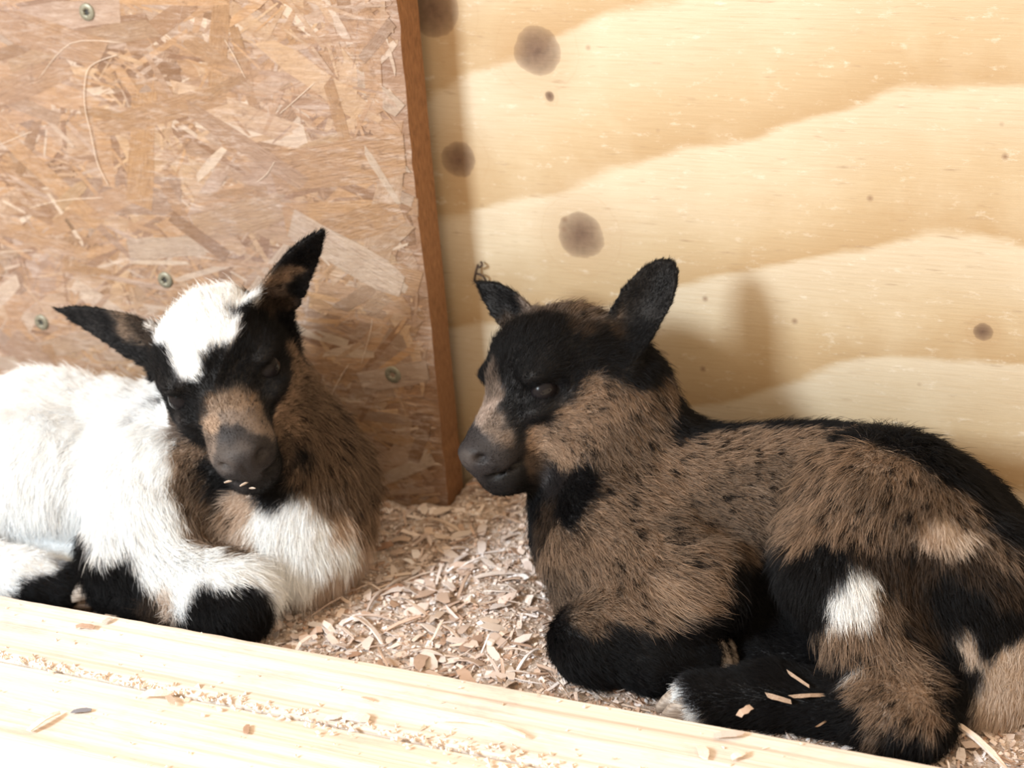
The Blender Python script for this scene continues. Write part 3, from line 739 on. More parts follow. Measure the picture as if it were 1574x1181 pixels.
    (-0.0225, -0.1159, 0.1924, 'k', 0.005), (-0.0114, -0.125, 0.209, 'k', 0.005), (-0.0343, -0.1071, 0.1699, 'k', 0.004), (-0.0449, -0.103, 0.1523, 'k', 0.004),
    (-0.0412, -0.1135, 0.1791, 'b', -0.001), (-0.0496, -0.1115, 0.1703, 'g', -0.001), (-0.0336, -0.115, 0.1858, 's', -0.001),
  ])
BROWN_KID = dict(base=(0.24, -0.12, 0), eyes=[((0.0676, -0.09, 0.1183), (-0.9303, 0.1372, -0.2694), (-0.323, 0.0321, 0.9459), 0.00755), ((0.1015, -0.1116, 0.1306), (0.5222, -0.786, 0.2579), (-0.323, 0.0321, 0.9459), 0.00755)], hooves=[((0.204, -0.1593, 0.022), (0.6658, -0.2114, -0.3273), (0.4548, 0.3522, 0.7741), 1.0), ((0.2027, -0.1984, 0.018), (-0.8264, -0.6079, 0.0438), (0, 0, 1), 0.82)],
  prims=unpack([
    ('e', (0.0983, -0.0762, 0.1294), (0.0337, 0.0316, 0.0296), ((-0.4945, -0.8579, -0.1397), (0.8069, -0.5129, 0.2929), (-0.323, 0.0321, 0.9459)), 0.01, (0.33, 0.87, 0.61), 0.008),
    ('e', (0.0893, -0.0883, 0.1332), (0.0255, 0.0275, 0.0224), ((-0.4945, -0.8579, -0.1397), (0.8069, -0.5129, 0.2929), (-0.323, 0.0321, 0.9459)), 0.01, (0.33, 0.87, 0.61), 0.0055),
    ('c', (0.0899, -0.0939, 0.1218), 0.02142, (0.0784, -0.1224, 0.1037), 0.015300000000000001, 0.01, (0.43, 0.86, 0.33), 0.0028),
    ('e', (0.077, -0.1278, 0.098), (0.0143, 0.0158, 0.0138), ((-0.4945, -0.8579, -0.1397), (0.8069, -0.5129, 0.2929), (-0.323, 0.0321, 0.9459)), 0.006, (0.43, 0.86, 0.33), 0.0017),
    ('e', (0.0708, -0.1355, 0.1016), (0.0071, 0.0112, 0.0071), ((-0.4945, -0.8579, -0.1397), (0.8069, -0.5129, 0.2929), (-0.323, 0.0321, 0.9459)), 0.004, (0.43, 0.86, 0.33), 0.0004),
    ('c', (0.1042, -0.0805, 0.1057), 0.0204, (0.0846, -0.1211, 0.0886), 0.012240000000000001, 0.01, (0.53, 0.85, 0.05), 0.0034),
    ('e', (0.0823, -0.1265, 0.0858), (0.0112, 0.0128, 0.0087), ((-0.4945, -0.8579, -0.1397), (0.8069, -0.5129, 0.2929), (-0.323, 0.0321, 0.9459)), 0.005, (0.43, 0.86, 0.33), 0.0022),
    ('e', (0.0846, -0.0766, 0.1075), (0.0255, 0.0153, 0.0214), ((-0.4945, -0.8579, -0.1397), (0.8069, -0.5129, 0.2929), (-0.323, 0.0321, 0.9459)), 0.01, (0.59, 0.85, -0.14), 0.0036),
    ('e', (0.0648, -0.0863, 0.1275), (0.0122, 0.0077, 0.0047), ((-0.4945, -0.8579, -0.1397), (0.8069, -0.5129, 0.2929), (-0.323, 0.0321, 0.9459)), 0.007, (0.43, 0.86, 0.33), 0.003),
    ('e', (0.0702, -0.0915, 0.1107), (0.0133, 0.0082, 0.0051), ((-0.4945, -0.8579, -0.1397), (0.8069, -0.5129, 0.2929), (-0.323, 0.0321, 0.9459)), 0.006, (0.43, 0.86, 0.33), 0.003),
    ('e', (0.1125, -0.0944, 0.1177), (0.0255, 0.0153, 0.0214), ((-0.4945, -0.8579, -0.1397), (0.8069, -0.5129, 0.2929), (-0.323, 0.0321, 0.9459)), 0.01, (0.59, 0.85, -0.14), 0.0036),
    ('e', (0.101, -0.1094, 0.1407), (0.0122, 0.0077, 0.0047), ((-0.4945, -0.8579, -0.1397), (0.8069, -0.5129, 0.2929), (-0.323, 0.0321, 0.9459)), 0.007, (0.43, 0.86, 0.33), 0.003),
    ('e', (0.1031, -0.1124, 0.1226), (0.0133, 0.0082, 0.0051), ((-0.4945, -0.8579, -0.1397), (0.8069, -0.5129, 0.2929), (-0.323, 0.0321, 0.9459)), 0.006, (0.43, 0.86, 0.33), 0.003),
    ('c', (0.168, -0.086, 0.056), 0.046, (0.285, -0.082, 0.054), 0.046, 0.02, (1.0, 0.0, -0.45), 0.0075),
    ('e', (0.245, -0.08, 0.064), (0.06, 0.04, 0.042), ((1.0, 0.0, 0.0), (0.0, 1.0, 0.0), (0.0, 0.0, 1.0)), 0.02, (1.0, 0.0, -0.45), 0.007),
    ('e', (0.29, -0.088, 0.041), (0.06, 0.05, 0.045), ((1.0, 0.0, 0.0), (0.0, 1.0, 0.0), (0.0, 0.0, 1.0)), 0.02, (1.0, -0.2, -0.8), 0.008),
    ('e', (0.3165, -0.125, 0.0591), (0.04, 0.03, 0.04), ((1.0, 0.0, 0.0), (0.0, 1.0, 0.0), (0.0, 0.0, 1.0)), 0.02, (0.5, -0.3, -1.0), 0.009),
    ('e', (0.1288, -0.108, 0.032), (0.028, 0.036, 0.042), ((1.0, 0.0, 0.0), (0.0, 1.0, 0.0), (0.0, 0.0, 1.0)), 0.02, (0.2, -0.2, -1.0), 0.009),
    ('c', (0.1019, -0.0822, 0.1093), 0.022, (0.1187, -0.104, 0.0537), 0.03, 0.014, (0.45, -0.2, -0.9), 0.008),
    ('c', (0.139, -0.088, 0.0696), 0.038, (0.1223, -0.076, 0.1123), 0.033, 0.016, (0.45, -0.1, -0.9), 0.0085),
    ('c', (0.1435, -0.122, 0.0555), 0.036, (0.1893, -0.15, 0.0521), 0.025, 0.016, (0.9, -0.2, -0.35), 0.011),
    ('c', (0.1874, -0.15, 0.0463), 0.021, (0.1492, -0.1779, 0.03), 0.0185, 0.012, (0.6, -0.3, -0.4), 0.009),
    ('c', (0.1433, -0.1747, 0.027), 0.0165, (0.1781, -0.1794, 0.024), 0.0135, 0.01, (0.8, -0.2, -0.2), 0.006),
    ('c', (0.1781, -0.1794, 0.024), 0.013, (0.2016, -0.1654, 0.022), 0.0105, 0.008, (0.8, -0.2, 0.2), 0.0045),
    ('e', (0.2778, -0.112, 0.085), (0.042, 0.034, 0.034), ((1.0, 0.0, 0.0), (0.0, 1.0, 0.0), (0.0, 0.0, 1.0)), 0.02, (0.3, -0.3, -1.0), 0.0105),
    ('c', (0.2785, -0.122, 0.0885), 0.037, (0.261, -0.14, 0.0691), 0.027, 0.018, (-0.2, -0.3, -1.0), 0.0105),
    ('c', (0.268, -0.143, 0.0683), 0.027, (0.2935, -0.165, 0.0218), 0.0225, 0.014, (0.35, -0.1, -1.0), 0.0125),
    ('c', (0.2935, -0.165, 0.0218), 0.0225, (0.3015, -0.1876, 0.022), 0.0185, 0.012, (0.1, -0.2, -1.0), 0.0115),
    ('c', (0.3054, -0.1849, 0.02), 0.0165, (0.2379, -0.1839, 0.02), 0.0125, 0.012, (-1.0, 0.0, -0.1), 0.007),
    ('c', (0.2383, -0.1853, 0.021), 0.0135, (0.2079, -0.1955, 0.019), 0.012, 0.01, (-1.0, 0.0, -0.1), 0.006),
    ('c', (0.2011, -0.115, 0.0227), 0.03, (0.2375, -0.112, 0.0196), 0.03, 0.02, (1.0, 0.0, -0.6), 0.008),
    ('c', (0.3544, -0.1315, 0.034), 0.021, (0.334, -0.1558, 0.016), 0.01, 0.01, (-0.6, -0.3, -0.7), 0.006),
    ('c', (0.3276, -0.1466, 0.024), 0.022, (0.3277, -0.115, 0.0336), 0.026, 0.016, (0.0, -0.3, -1.0), 0.008),
    ('c', (0.228, -0.1497, 0.018), 0.011, (0.2631, -0.1481, 0.018), 0.012, 0.01, (-1.0, 0.0, 0.0), 0.006),
    ('r', (0.1388, -0.0615, 0.1578), (0.0296, 0.0145, 0.0026), ((0.3612, 0.5932, 0.7195), (-0.9251, 0.1312, 0.3562), (0.1169, -0.7943, 0.5962)), 0.006, (0.36, 0.59, 0.72), 0.0028, 0.55, 0.004, (0.62, 0.85, 1.0, 0.97, 0.78, 0.5, 0.16)),
    ('r', (0.0594, -0.0555, 0.151), (0.0223, 0.011, 0.0026), ((-0.8333, 0.1563, 0.5303), (-0.552, -0.1821, -0.8137), (-0.0307, -0.9708, 0.238)), 0.006, (-0.83, 0.16, 0.53), 0.0032, 0.55, 0.004, (0.66, 0.9, 1.0, 0.88, 0.56, 0.25, 0.03)),
    ('y', (0.06, -0.0858, 0.1156), (0.0075, 0.0051, 0.0043), ((-0.5725, -0.8012, 0.1743), (0.8069, -0.5129, 0.2929), (-0.1453, 0.3084, 0.9401)), 0.003),
    ('y', (0.0613, -0.1341, 0.0972), (0.0053, 0.0035, 0.0024), ((-0.4945, -0.8579, -0.1397), (0.8069, -0.5129, 0.2929), (-0.323, 0.0321, 0.9459)), 0.0022),
    ('x', (0.0681, -0.134, 0.0871), 0.0012239999999999998, (0.0711, -0.104, 0.0898), 0.0012239999999999998, 0.003),
    ('y', (0.1086, -0.1167, 0.1332), (0.0075, 0.0051, 0.0043), ((-0.5725, -0.8012, 0.1743), (0.8069, -0.5129, 0.2929), (-0.1453, 0.3084, 0.9401)), 0.003),
    ('y', (0.0769, -0.144, 0.1029), (0.0053, 0.0035, 0.0024), ((-0.4945, -0.8579, -0.1397), (0.8069, -0.5129, 0.2929), (-0.323, 0.0321, 0.9459)), 0.0022),
    ('x', (0.0797, -0.1413, 0.0913), 0.0012239999999999998, (0.1023, -0.1239, 0.1012), 0.0012239999999999998, 0.003),
    ('x', (0.0682, -0.1413, 0.0987), 0.0007, (0.0722, -0.1403, 0.0893), 0.0007, 0.002),
  ]), seeds=[
    (0.0611, -0.089, 0.1164, 'k', 0.0065), (0.1051, -0.1171, 0.1324, 'k', 0.0065), (0.176, -0.0616, 0.1008, 'k', 0.002), (0.2111, -0.0623, 0.1053, 'k', 0.002),
    (0.2445, -0.0605, 0.1056, 'k', 0.003), (0.2816, -0.1104, 0.1264, 'k', 0.004), (0.3039, -0.1149, 0.1195, 'k', 0.004), (0.3217, -0.1113, 0.1031, 'k', 0.004),
    (0.3354, -0.1202, 0.0943, 'k', 0.004), (0.1656, -0.0726, 0.1054, 'k', 0.0), (0.1837, -0.0969, 0.1006, 'b', 0.0), (0.2022, -0.0904, 0.1035, 'b', 0.0),
    (0.2368, -0.095, 0.1082, 'b', 0.0), (0.1635, -0.1297, 0.0885, 'b', 0.0), (0.1744, -0.1107, 0.0951, 'b', 0.0), (0.1826, -0.137, 0.0805, 's', 0.0),
    (0.2306, -0.0965, 0.1064, 'b', 0.001), (0.2002, -0.1181, 0.0878, 's', 0.0), (0.2216, -0.1238, 0.0829, 's', 0.0), (0.2134, -0.1306, 0.0672, 's', 0.0),
    (0.2238, -0.1076, 0.1001, 's', 0.0), (0.1979, -0.1335, 0.0737, 's', -0.001), (0.1448, -0.1449, 0.0827, 'b', 0.0), (0.1337, -0.1548, 0.0643, 'b', 0.0),
    (0.1534, -0.1616, 0.0638, 'b', 0.0), (0.1745, -0.1632, 0.0717, 'b', 0.0), (0.1947, -0.1644, 0.072, 'b', 0.001), (0.1878, -0.1741, 0.062, 't', 0.0),
    (0.1613, -0.175, 0.0544, 'b', 0.0), (0.1261, -0.1492, 0.0335, 'b', 0.0), (0.2026, -0.1697, 0.062, 'b', 0.0), (0.1789, -0.178, 0.0519, 'b', 0.0),
    (0.1491, -0.1885, 0.0456, 's', 0.0), (0.1185, -0.1473, 0.0388, 's', 0.0), (0.1446, -0.196, 0.0346, 'k', 0.004), (0.1606, -0.1942, 0.0328, 'k', 0.004),
    (0.1766, -0.1929, 0.0314, 'k', 0.003), (0.1922, -0.1807, 0.0341, 'k', 0.002), (0.2098, -0.1635, 0.0415, 'k', 0.004), (0.217, -0.144, 0.046, 'k', 0.008),
    (0.2327, -0.1425, 0.0331, 'k', 0.009), (0.2531, -0.1695, 0.0738, 'k', 0.004), (0.2427, -0.1554, 0.0279, 'k', 0.006), (0.2209, -0.1344, 0.0559, 'k', 0.003),
    (0.26, -0.136, 0.1189, 'b', 0.002), (0.271, -0.1311, 0.1248, 'b', 0.0), (0.2873, -0.1362, 0.1227, 'b', 0.0), (0.2778, -0.147, 0.1167, 's', 0.0),
    (0.2671, -0.1525, 0.1045, 'b', 0.001), (0.2547, -0.1518, 0.0989, 'b', 0.002), (0.2771, -0.1562, 0.1012, 'b', 0.0), (0.2441, -0.135, 0.1025, 'b', 0.0),
    (0.2937, -0.151, 0.1076, 's', 0.0), (0.303, -0.1396, 0.1131, 's', 0.0), (0.3173, -0.1358, 0.1032, 's', 0.0), (0.3333, -0.1412, 0.0882, 's', 0.0),
    (0.3378, -0.1477, 0.0755, 'd', 0.0), (0.3259, -0.1479, 0.0839, 'd', 0.0), (0.3033, -0.1532, 0.09, 'd', 0.0), (0.3119, -0.1452, 0.0989, 'c', -0.001),
    (0.3056, -0.1503, 0.0969, 'l', -0.001), (0.3169, -0.1408, 0.0989, 'c', -0.002), (0.2645, -0.1661, 0.0869, 'k', 0.001), (0.2785, -0.162, 0.0909, 'd', 0.0),
    (0.2927, -0.1585, 0.0844, 'd', 0.0), (0.2749, -0.1689, 0.0788, 'w', 0.001), (0.2737, -0.1728, 0.0688, 'w', 0.002), (0.2719, -0.1717, 0.073, 'w', 0.0),
    (0.2776, -0.1704, 0.0733, 'w', 0.0), (0.2886, -0.166, 0.0709, 's', 0.0), (0.2993, -0.1601, 0.0658, 'd', 0.001), (0.3085, -0.1597, 0.0498, 'd', 0.0),
    (0.2851, -0.1762, 0.0555, 'b', 0.001), (0.273, -0.1756, 0.0564, 'b', 0.0), (0.2974, -0.1774, 0.0481, 'b', 0.0), (0.3064, -0.1913, 0.0412, 't', 0.0),
    (0.2965, -0.1991, 0.0373, 'b', 0.002), (0.286, -0.192, 0.0376, 'b', 0.001), (0.309, -0.2029, 0.032, 'b', 0.0), (0.3162, -0.1818, 0.037, 's', 0.0),
    (0.2801, -0.1859, 0.0396, 'w', -0.004), (0.2951, -0.2053, 0.0272, 's', 0.0), (0.3168, -0.1984, 0.0306, 'b', -0.001), (0.3148, -0.1609, 0.0446, 'k', 0.003),
    (0.3218, -0.1798, 0.0299, 'k', 0.003), (0.3158, -0.1542, 0.0687, 'k', 0.003), (0.3276, -0.1537, 0.0635, 'k', 0.003), (0.3268, -0.1683, 0.034, 'k', 0.002),
    (0.3363, -0.1519, 0.0571, 'k', 0.004), (0.3221, -0.1951, 0.0225, 'k', 0.0), (0.3245, -0.1568, 0.0492, 'c', 0.001), (0.3245, -0.1591, 0.0454, 'c', -0.001),
    (0.3416, -0.1619, 0.0363, 'c', 0.003), (0.337, -0.1672, 0.03, 'c', 0.002), (0.3486, -0.1526, 0.0423, 'c', 0.003), (0.2706, -0.1903, 0.0335, 'k', 0.004),
    (0.2534, -0.1945, 0.0292, 'k', 0.004), (0.2319, -0.1949, 0.0324, 'k', 0.005), (0.2148, -0.2011, 0.0294, 'k', 0.004), (0.279, -0.1999, 0.0238, 'k', 0.003),
    (0.2504, -0.1604, 0.0214, 'k', 0.003), (0.3071, -0.2067, 0.0244, 'k', 0.002), (0.2005, -0.2047, 0.0224, 'w', 0.001), (0.2037, -0.2068, 0.0193, 'w', 0.002),
    (0.1532, -0.0971, 0.1151, 's', 0.0), (0.1432, -0.0967, 0.1284, 'b', 0.0), (0.144, -0.1114, 0.1061, 's', 0.0), (0.1563, -0.0855, 0.1175, 's', 0.0),
    (0.1384, -0.1264, 0.0943, 's', 0.0), (0.1202, -0.1358, 0.0818, 'k', 0.0), (0.1078, -0.1332, 0.0712, 'd', 0.0), (0.1288, -0.1293, 0.0908, 'k', 0.0),  # dark throat seeds: shade under the jaw painted in along with black fur
    (0.1155, -0.144, 0.0668, 'b', -0.002), (0.1623, -0.0834, 0.11, 'k', -0.001), (0.1239, -0.1118, 0.122, 'b', 0.001), (0.126, -0.1068, 0.1309, 'b', 0.0),
    (0.1181, -0.1168, 0.1109, 'b', 0.002), (0.1076, -0.1188, 0.1013, 't', 0.001), (0.1149, -0.1163, 0.1194, 'b', 0.0), (0.1014, -0.12, 0.1085, 'b', 0.0),
    (0.066, -0.0908, 0.1432, 'k', 0.003), (0.0863, -0.102, 0.1535, 'k', 0.004), (0.1056, -0.1057, 0.1498, 'k', 0.004), (0.1194, -0.0963, 0.1473, 'k', 0.004),
    (0.0868, -0.1139, 0.1405, 'k', 0.003), (0.1031, -0.1185, 0.1407, 'k', 0.004), (0.1133, -0.1089, 0.1394, 'k', 0.003), (0.1254, -0.0837, 0.1499, 'k', 0.003),
    (0.0921, -0.1204, 0.1259, 'k', 0.004), (0.0917, -0.1253, 0.1171, 'k', 0.003), (0.1007, -0.1246, 0.1215, 'k', 0.001), (0.1073, -0.1135, 0.1292, 'n', 0.002),
    (0.0953, -0.0877, 0.1594, 'k', 0.0), (0.0606, -0.0608, 0.1454, 'd', 0.0), (0.0729, -0.0619, 0.1526, 'g', 0.002), (0.0949, -0.0779, 0.1598, 'g', 0.002),
    (0.1141, -0.0766, 0.1567, 'g', 0.002), (0.1032, -0.0715, 0.1591, 's', 0.001), (0.1223, -0.0737, 0.1618, 'k', 0.0), (0.1166, -0.0879, 0.1543, 'd', 0.0),
    (0.073, -0.1138, 0.128, 'g', 0.002), (0.0749, -0.1235, 0.1216, 'm', 0.001), (0.0827, -0.1294, 0.1179, 'g', 0.001), (0.0718, -0.1252, 0.1183, 'm', 0.001),
    (0.0872, -0.1324, 0.1126, 'g', 0.0), (0.0656, -0.115, 0.1204, 'm', 0.0), (0.0685, -0.1357, 0.11, 'n', 0.002), (0.0765, -0.1415, 0.1082, 'n', 0.003),
    (0.0694, -0.1427, 0.1042, 'p', 0.001), (0.08, -0.1429, 0.1001, 'n', 0.002), (0.0902, -0.1373, 0.1006, 'n', 0.001), (0.0865, -0.1392, 0.0899, 'k', 0.003),
    (0.0713, -0.1378, 0.0891, 'n', 0.001), (0.0945, -0.1323, 0.0913, 'k', 0.002), (0.0985, -0.1242, 0.0935, 'd', 0.001), (0.0724, -0.1337, 0.0815, 'k', 0.002),
    (0.0902, -0.1249, 0.0758, 'k', 0.003), (0.1043, -0.122, 0.0875, 'n', 0.0), (0.101, -0.1209, 0.0978, 'b', -0.001), (0.1411, -0.0893, 0.1394, 'k', 0.004),
    (0.148, -0.0779, 0.1497, 'k', 0.004), (0.1498, -0.0612, 0.1647, 'k', 0.005), (0.1527, -0.0528, 0.1761, 'k', 0.005), (0.1381, -0.0697, 0.1526, 'k', 0.003),
    (0.135, -0.0866, 0.143, 'k', 0.003), (0.1268, -0.0779, 0.1512, 'd', 0.001), (0.1311, -0.0694, 0.1554, 'b', -0.003), (0.0523, -0.0576, 0.1547, 'k', 0.004),
    (0.064, -0.0586, 0.1523, 'k', 0.001), (0.0465, -0.0564, 0.1612, 'k', 0.004),
  ])

# ------------------------------------------------------------------ timber sill in front of the pen
def board(name, prof, x0, x1, mat, seed, rough=0.0003, n=260):
    """sawn board: a rounded section drawn along x with slight waviness"""
    rng = np.random.default_rng(seed); k = len(prof); v = []
    wob = np.cumsum(rng.normal(0, rough, n)) * 0.25
    for i in range(n):
        x = x0 + (x1 - x0) * i / (n - 1)
        for (y, z) in prof: v.append((x, y + wob[i] * 0.5 + rng.normal(0, rough * 0.5), max(0.0, z + wob[i] * 0.3)))
    f = [(i * k + j, i * k + (j + 1) % k, (i + 1) * k + (j + 1) % k, (i + 1) * k + j) for i in range(n - 1) for j in range(k)]
    f += [tuple(range(k - 1, -1, -1)), tuple((n - 1) * k + j for j in range(k))]
    return link(name, mesh(name, v, f), mat)
def section(y0, y1, z1, r0, r1, z0=0.0):
    p = [(y1, z0), (y1, z1 - r1)]
    p += [(y1 - r1 + r1 * math.cos(a), z1 - r1 + r1 * math.sin(a)) for a in (0.5, 1.0)]
    p += [(y1 - r1, z1), ((y0 + y1) / 2, z1 + 0.0003), (y0 + r0, z1)]
    p += [(y0 + r0 - r0 * math.sin(a), z1 - r0 + r0 * math.cos(a)) for a in (0.4, 0.8, 1.2)]
    p += [(y0, z1 - r0), (y0, z0)]
    return p
ZR = 0.045
tag(board('pine_board', section(-0.2975, -0.2480, ZR, 0.0012, 0.0012), -0.9, 1.1, pine_material('pine_sill', 0.0), 1),
    'pale pine board closing the pen, next to the kids', 'board')
tag(board('pine_board', section(-0.3635, -0.2995, ZR - 0.001, 0.009, 0.0015), -0.9, 1.1, pine_material('pine_front', 1.7, (1, 0.97, 0.93)), 2),
    'pale pine board with rounded edge and a splinter, in front of the sawdust seam', 'board')
tag(board('pine_board', section(-0.46, -0.3660, 0.030, 0.004, 0.004), -0.9, 1.1, pine_material('pine_low', 3.1, (0.98, 0.90, 0.74)), 3),
    'lower yellowish board in the bottom corner of the picture', 'board')

# ------------------------------------------------------------------ the two kids
place_goat('goat_kid', WHITE_KID, 'white goat kid with black and brown face lying against the strand board', 330000, 3)
place_goat('goat_kid', BROWN_KID, 'brown and black goat kid with pricked ears curled up before the plywood', 400000, 4)

# ------------------------------------------------------------------ bedding
def bed_h(x, y):
    P = np.c_[x, y, np.zeros(len(x))]
    return 0.002 + 0.006 * vnoise(P, 28, 3) + 0.003 * vnoise(P, 90, 4) + 0.010 * np.exp(-np.abs(y) / 0.035) * vnoise(P, 20, 8)
gx, gy = np.meshgrid(np.linspace(-0.42, 0.60, 330), np.linspace(-0.2465, -0.0005, 90), indexing='ij')
gx, gy = gx.ravel(), gy.ravel()
under = (gx < 0.0) & (gy > YF - 0.001)
gz = bed_h(gx, gy) + 0.0016 * (RNG.random(len(gx)) - 0.5)
gz[under] = 0.001
ix = np.arange(330 * 90).reshape(330, 90)
Q = np.stack([ix[:-1, :-1], ix[1:, :-1], ix[1:, 1:], ix[:-1, 1:]], -1).reshape(-1, 4)
bed = link('bedding', fast_mesh('bedding', np.c_[gx, gy, gz], Q), M_DUST)
tag(bed, 'layer of sawdust and wood shavings on the pen floor', 'bedding', kind='stuff')

def chips(n, Lr, Wr, area, zoff, rng, curl=0.5):
    """thin curled flakes scattered on the bedding: 3 stations x 2, closed underside by thickness"""
    x = rng.uniform(area[0], area[1], n); y = rng.uniform(area[2], area[3], n)
    ok = ~((x < 0.006) & (y > YF - 0.006)); x, y = x[ok], y[ok]; n = len(x)
    L = rng.uniform(*Lr, n) ; Wd = np.minimum(rng.uniform(*Wr, n), L)
    a = rng.uniform(0, 6.283, n); ti = rng.normal(0, 0.28, n); ro = rng.normal(0, 0.35, n)
    z = bed_h(x, y) + zoff + np.abs(np.sin(ti)) * L * 0.35
    cb = rng.normal(0, curl, n) * L * 0.25
    V = []
    for s in (-1, 0, 1):
        for t in (-1, 1):
            wl = 0.5 * Wd * (rng.uniform(0.45, 1, n) if s else 1.0)
            px = s * 0.5 * L * (1 + 0.15 * t * rng.normal(0, 1, n)); py = t * wl; pz = cb * (1 - abs(s)) + t * np.sin(ro) * wl + s * np.sin(ti) * L * 0.5
            V.append(np.c_[x + np.cos(a) * px - np.sin(a) * py, y + np.sin(a) * px + np.cos(a) * py, np.maximum(z + pz, 0.001)])
    V = np.stack(V, 1)
    V[..., 1] = np.clip(V[..., 1], -0.2465, -0.001)
    th = np.zeros_like(V); th[..., 2] = -0.00035
    V = np.concatenate([V, V + th], 1).reshape(-1, 3)
    b = (np.arange(n) * 12)[:, None]
    q = np.array([[0, 2, 3, 1], [2, 4, 5, 3], [6, 7, 9, 8], [8, 9, 11, 10], [0, 6, 8, 2], [2, 8, 10, 4], [1, 3, 9, 7], [3, 5, 11, 9], [0, 1, 7, 6], [4, 10, 11, 5]])
    return V, (b[:, None] + q[None]).reshape(-1, 4), np.repeat(rng.random(n), len(q))
rb = np.random.default_rng(21)
parts = [chips(34000, (0.0010, 0.0030), (0.0007, 0.0022), (-0.32, 0.50, -0.246, -0.002), 0.0004, rb), chips(2200, (0.004, 0.0085), (0.0015, 0.005), (-0.32, 0.50, -0.245, -0.003), 0.0008, rb),
         chips(700, (0.010, 0.020), (0.0008, 0.0020), (-0.3, 0.50, -0.24, -0.006), 0.0016, rb, 0.3)]
vv, qq, tt, base = [], [], [], 0
for V_, Q_, t_ in parts:
    vv.append(V_); qq.append(Q_ + base); tt.append(t_); base += len(V_)
me = fast_mesh('sawdust_flakes', np.concatenate(vv), np.concatenate(qq), False)
add_tone(me, np.concatenate(tt))
fl = link('shavings', me, M_CHIP, bed); tag(fl, kind='stuff')

def chip_mesh(rnd, thin=False):
    """one shaving, unit length: a curled, torn slab"""
    n = 5; v, f = [], []
    c = rnd.uniform(0.02, 0.16); w0 = rnd.uniform(0.07, 0.10) if thin else rnd.uniform(0.32, 0.6)
    for i in range(n):
        s = i / (n - 1) - 0.5
        w = w0 * (rnd.uniform(0.35, 0.8) if i in (0, n - 1) else rnd.uniform(0.85, 1.05))
        z = c * (1 - 4 * s * s) + rnd.uniform(-.01, .01); sh = rnd.uniform(-.05, .05) * w0 * 2
        e = rnd.uniform(-.08, .08) if i in (0, n - 1) else 0
        v += [(s + e, -w / 2 + sh, z), (s - e, w / 2 + sh, z + 0.03 * w0), (s + e, -w / 2 + sh, z - 0.05), (s - e, w / 2 + sh, z - 0.05)]
    for i in range(n - 1):
        p, q = 4 * i, 4 * i + 4
        f += [(p, q, q + 1, p + 1), (p + 2, p + 3, q + 3, q + 2), (p, p + 2, q + 2, q), (p + 1, q + 1, q + 3, p + 3)]
    f += [(0, 1, 3, 2), (4 * n - 4, 4 * n - 2, 4 * n - 1, 4 * n - 3)]
    m = mesh('shaving', v, f); m.materials.append(M_CHIP); return m
rc = random.Random(9)
CH = [chip_mesh(rc) for _ in range(8)]; TH = [chip_mesh(rc, True) for _ in range(4)]
GRP = [('wood_shaving', 'curled wood shaving lying on the bedding between the two kids', 'shavings between the kids', (-0.06, 0.175, -0.235, -0.045), 210),
       ('wood_chip', 'wood chip on the bedding beside the hind legs of the brown kid', 'chips by the brown kid\'s hindquarters', (0.30, 0.40, -0.235, -0.12), 34)]
for nm, lab, grp, (xa, xb, ya, yb), cnt in GRP:
    made = 0; tries = 0
    while made < cnt and tries < 4000:
        tries += 1
        x, y = rc.uniform(xa, xb), rc.uniform(ya, yb)
        p = np.array([[x, y, 0.012]])
        if min(body_sdf(WHITE_KID['prims'], p)[0], body_sdf(BROWN_KID['prims'], p)[0]) < 0.012: continue
        if nm == 'wood_chip' and body_sdf(BROWN_KID['prims'], p)[0] > 0.09: continue
        th = rc.random() < 0.22
        L = rc.uniform(0.014, 0.026) if th else rc.uniform(0.007, 0.015)
        o = link(nm, rc.choice(TH if th else CH), None, None, (x, y, float(bed_h(np.array([x]), np.array([y]))[0]) + 0.0018))
        o.rotation_euler = (rc.gauss(0, 0.25), rc.gauss(0, 0.22), rc.uniform(0, 6.28)); o.scale = (L, L, L * 0.7)
        if nm == 'wood_shaving':
            kind = 'thin straw-like splinter' if th else ('large curled wood shaving' if L > 0.0115 else 'small flat wood flake')
            q = np.array([[x, y, 0.02]]); da, db = body_sdf(WHITE_KID['prims'], q)[0], body_sdf(BROWN_KID['prims'], q)[0]
            where = ('close beside the sill board' if y < -0.205 else 'in the corner under the strand board edge' if y > -0.085 and x < 0.05 else
                     'next to the chest of the white kid' if da < 0.035 else 'next to the brown kid' if db < 0.035 else 'in the open middle between the two kids')
            lab = kind + ' on the bedding ' + where; grp = kind + 's ' + where
        tag(o, lab, 'wood chip', grp); made += 1

# ------------------------------------------------------------------ crumbs and splinters on the sill boards
def on_board(name, p, L, ang, msh, label, cat='wood chip', tilt=0.0, sz=1.0, dz=0.0009, pale=False):
    if pale:
        msh = msh.copy(); msh.materials.clear(); msh.materials.append(M_PALE)
    o = link(name, msh, None, None, (p[0], p[1], p[2] + dz + 0.04 * L))
    o.rotation_euler = (tilt, 0, ang); o.scale = (L, L * sz, L * 0.7)
    return tag(o, label, cat)
on_board('splinter', (-0.0582, -0.339, 0.044), 0.0175, 1.25, TH[2], 'thick pale splinter near the corner of the rounded front board', sz=2.2, dz=0.002, pale=True)
on_board('wood_shaving', (-0.0199, -0.3054, 0.0455), 0.014, 0.3, CH[1], 'curled shaving on the sawdust seam, nearest the corner', sz=0.8, pale=True)
on_board('wood_shaving', (-0.0115, -0.3061, 0.0455), 0.010, 2.4, CH[5], 'small shaving lying beside the curled one on the seam', sz=0.9)
on_board('wood_chip', (0.0692, -0.2962, 0.0455), 0.008, 0.6, CH[2], 'brown chip on the seam at the middle of the boards')
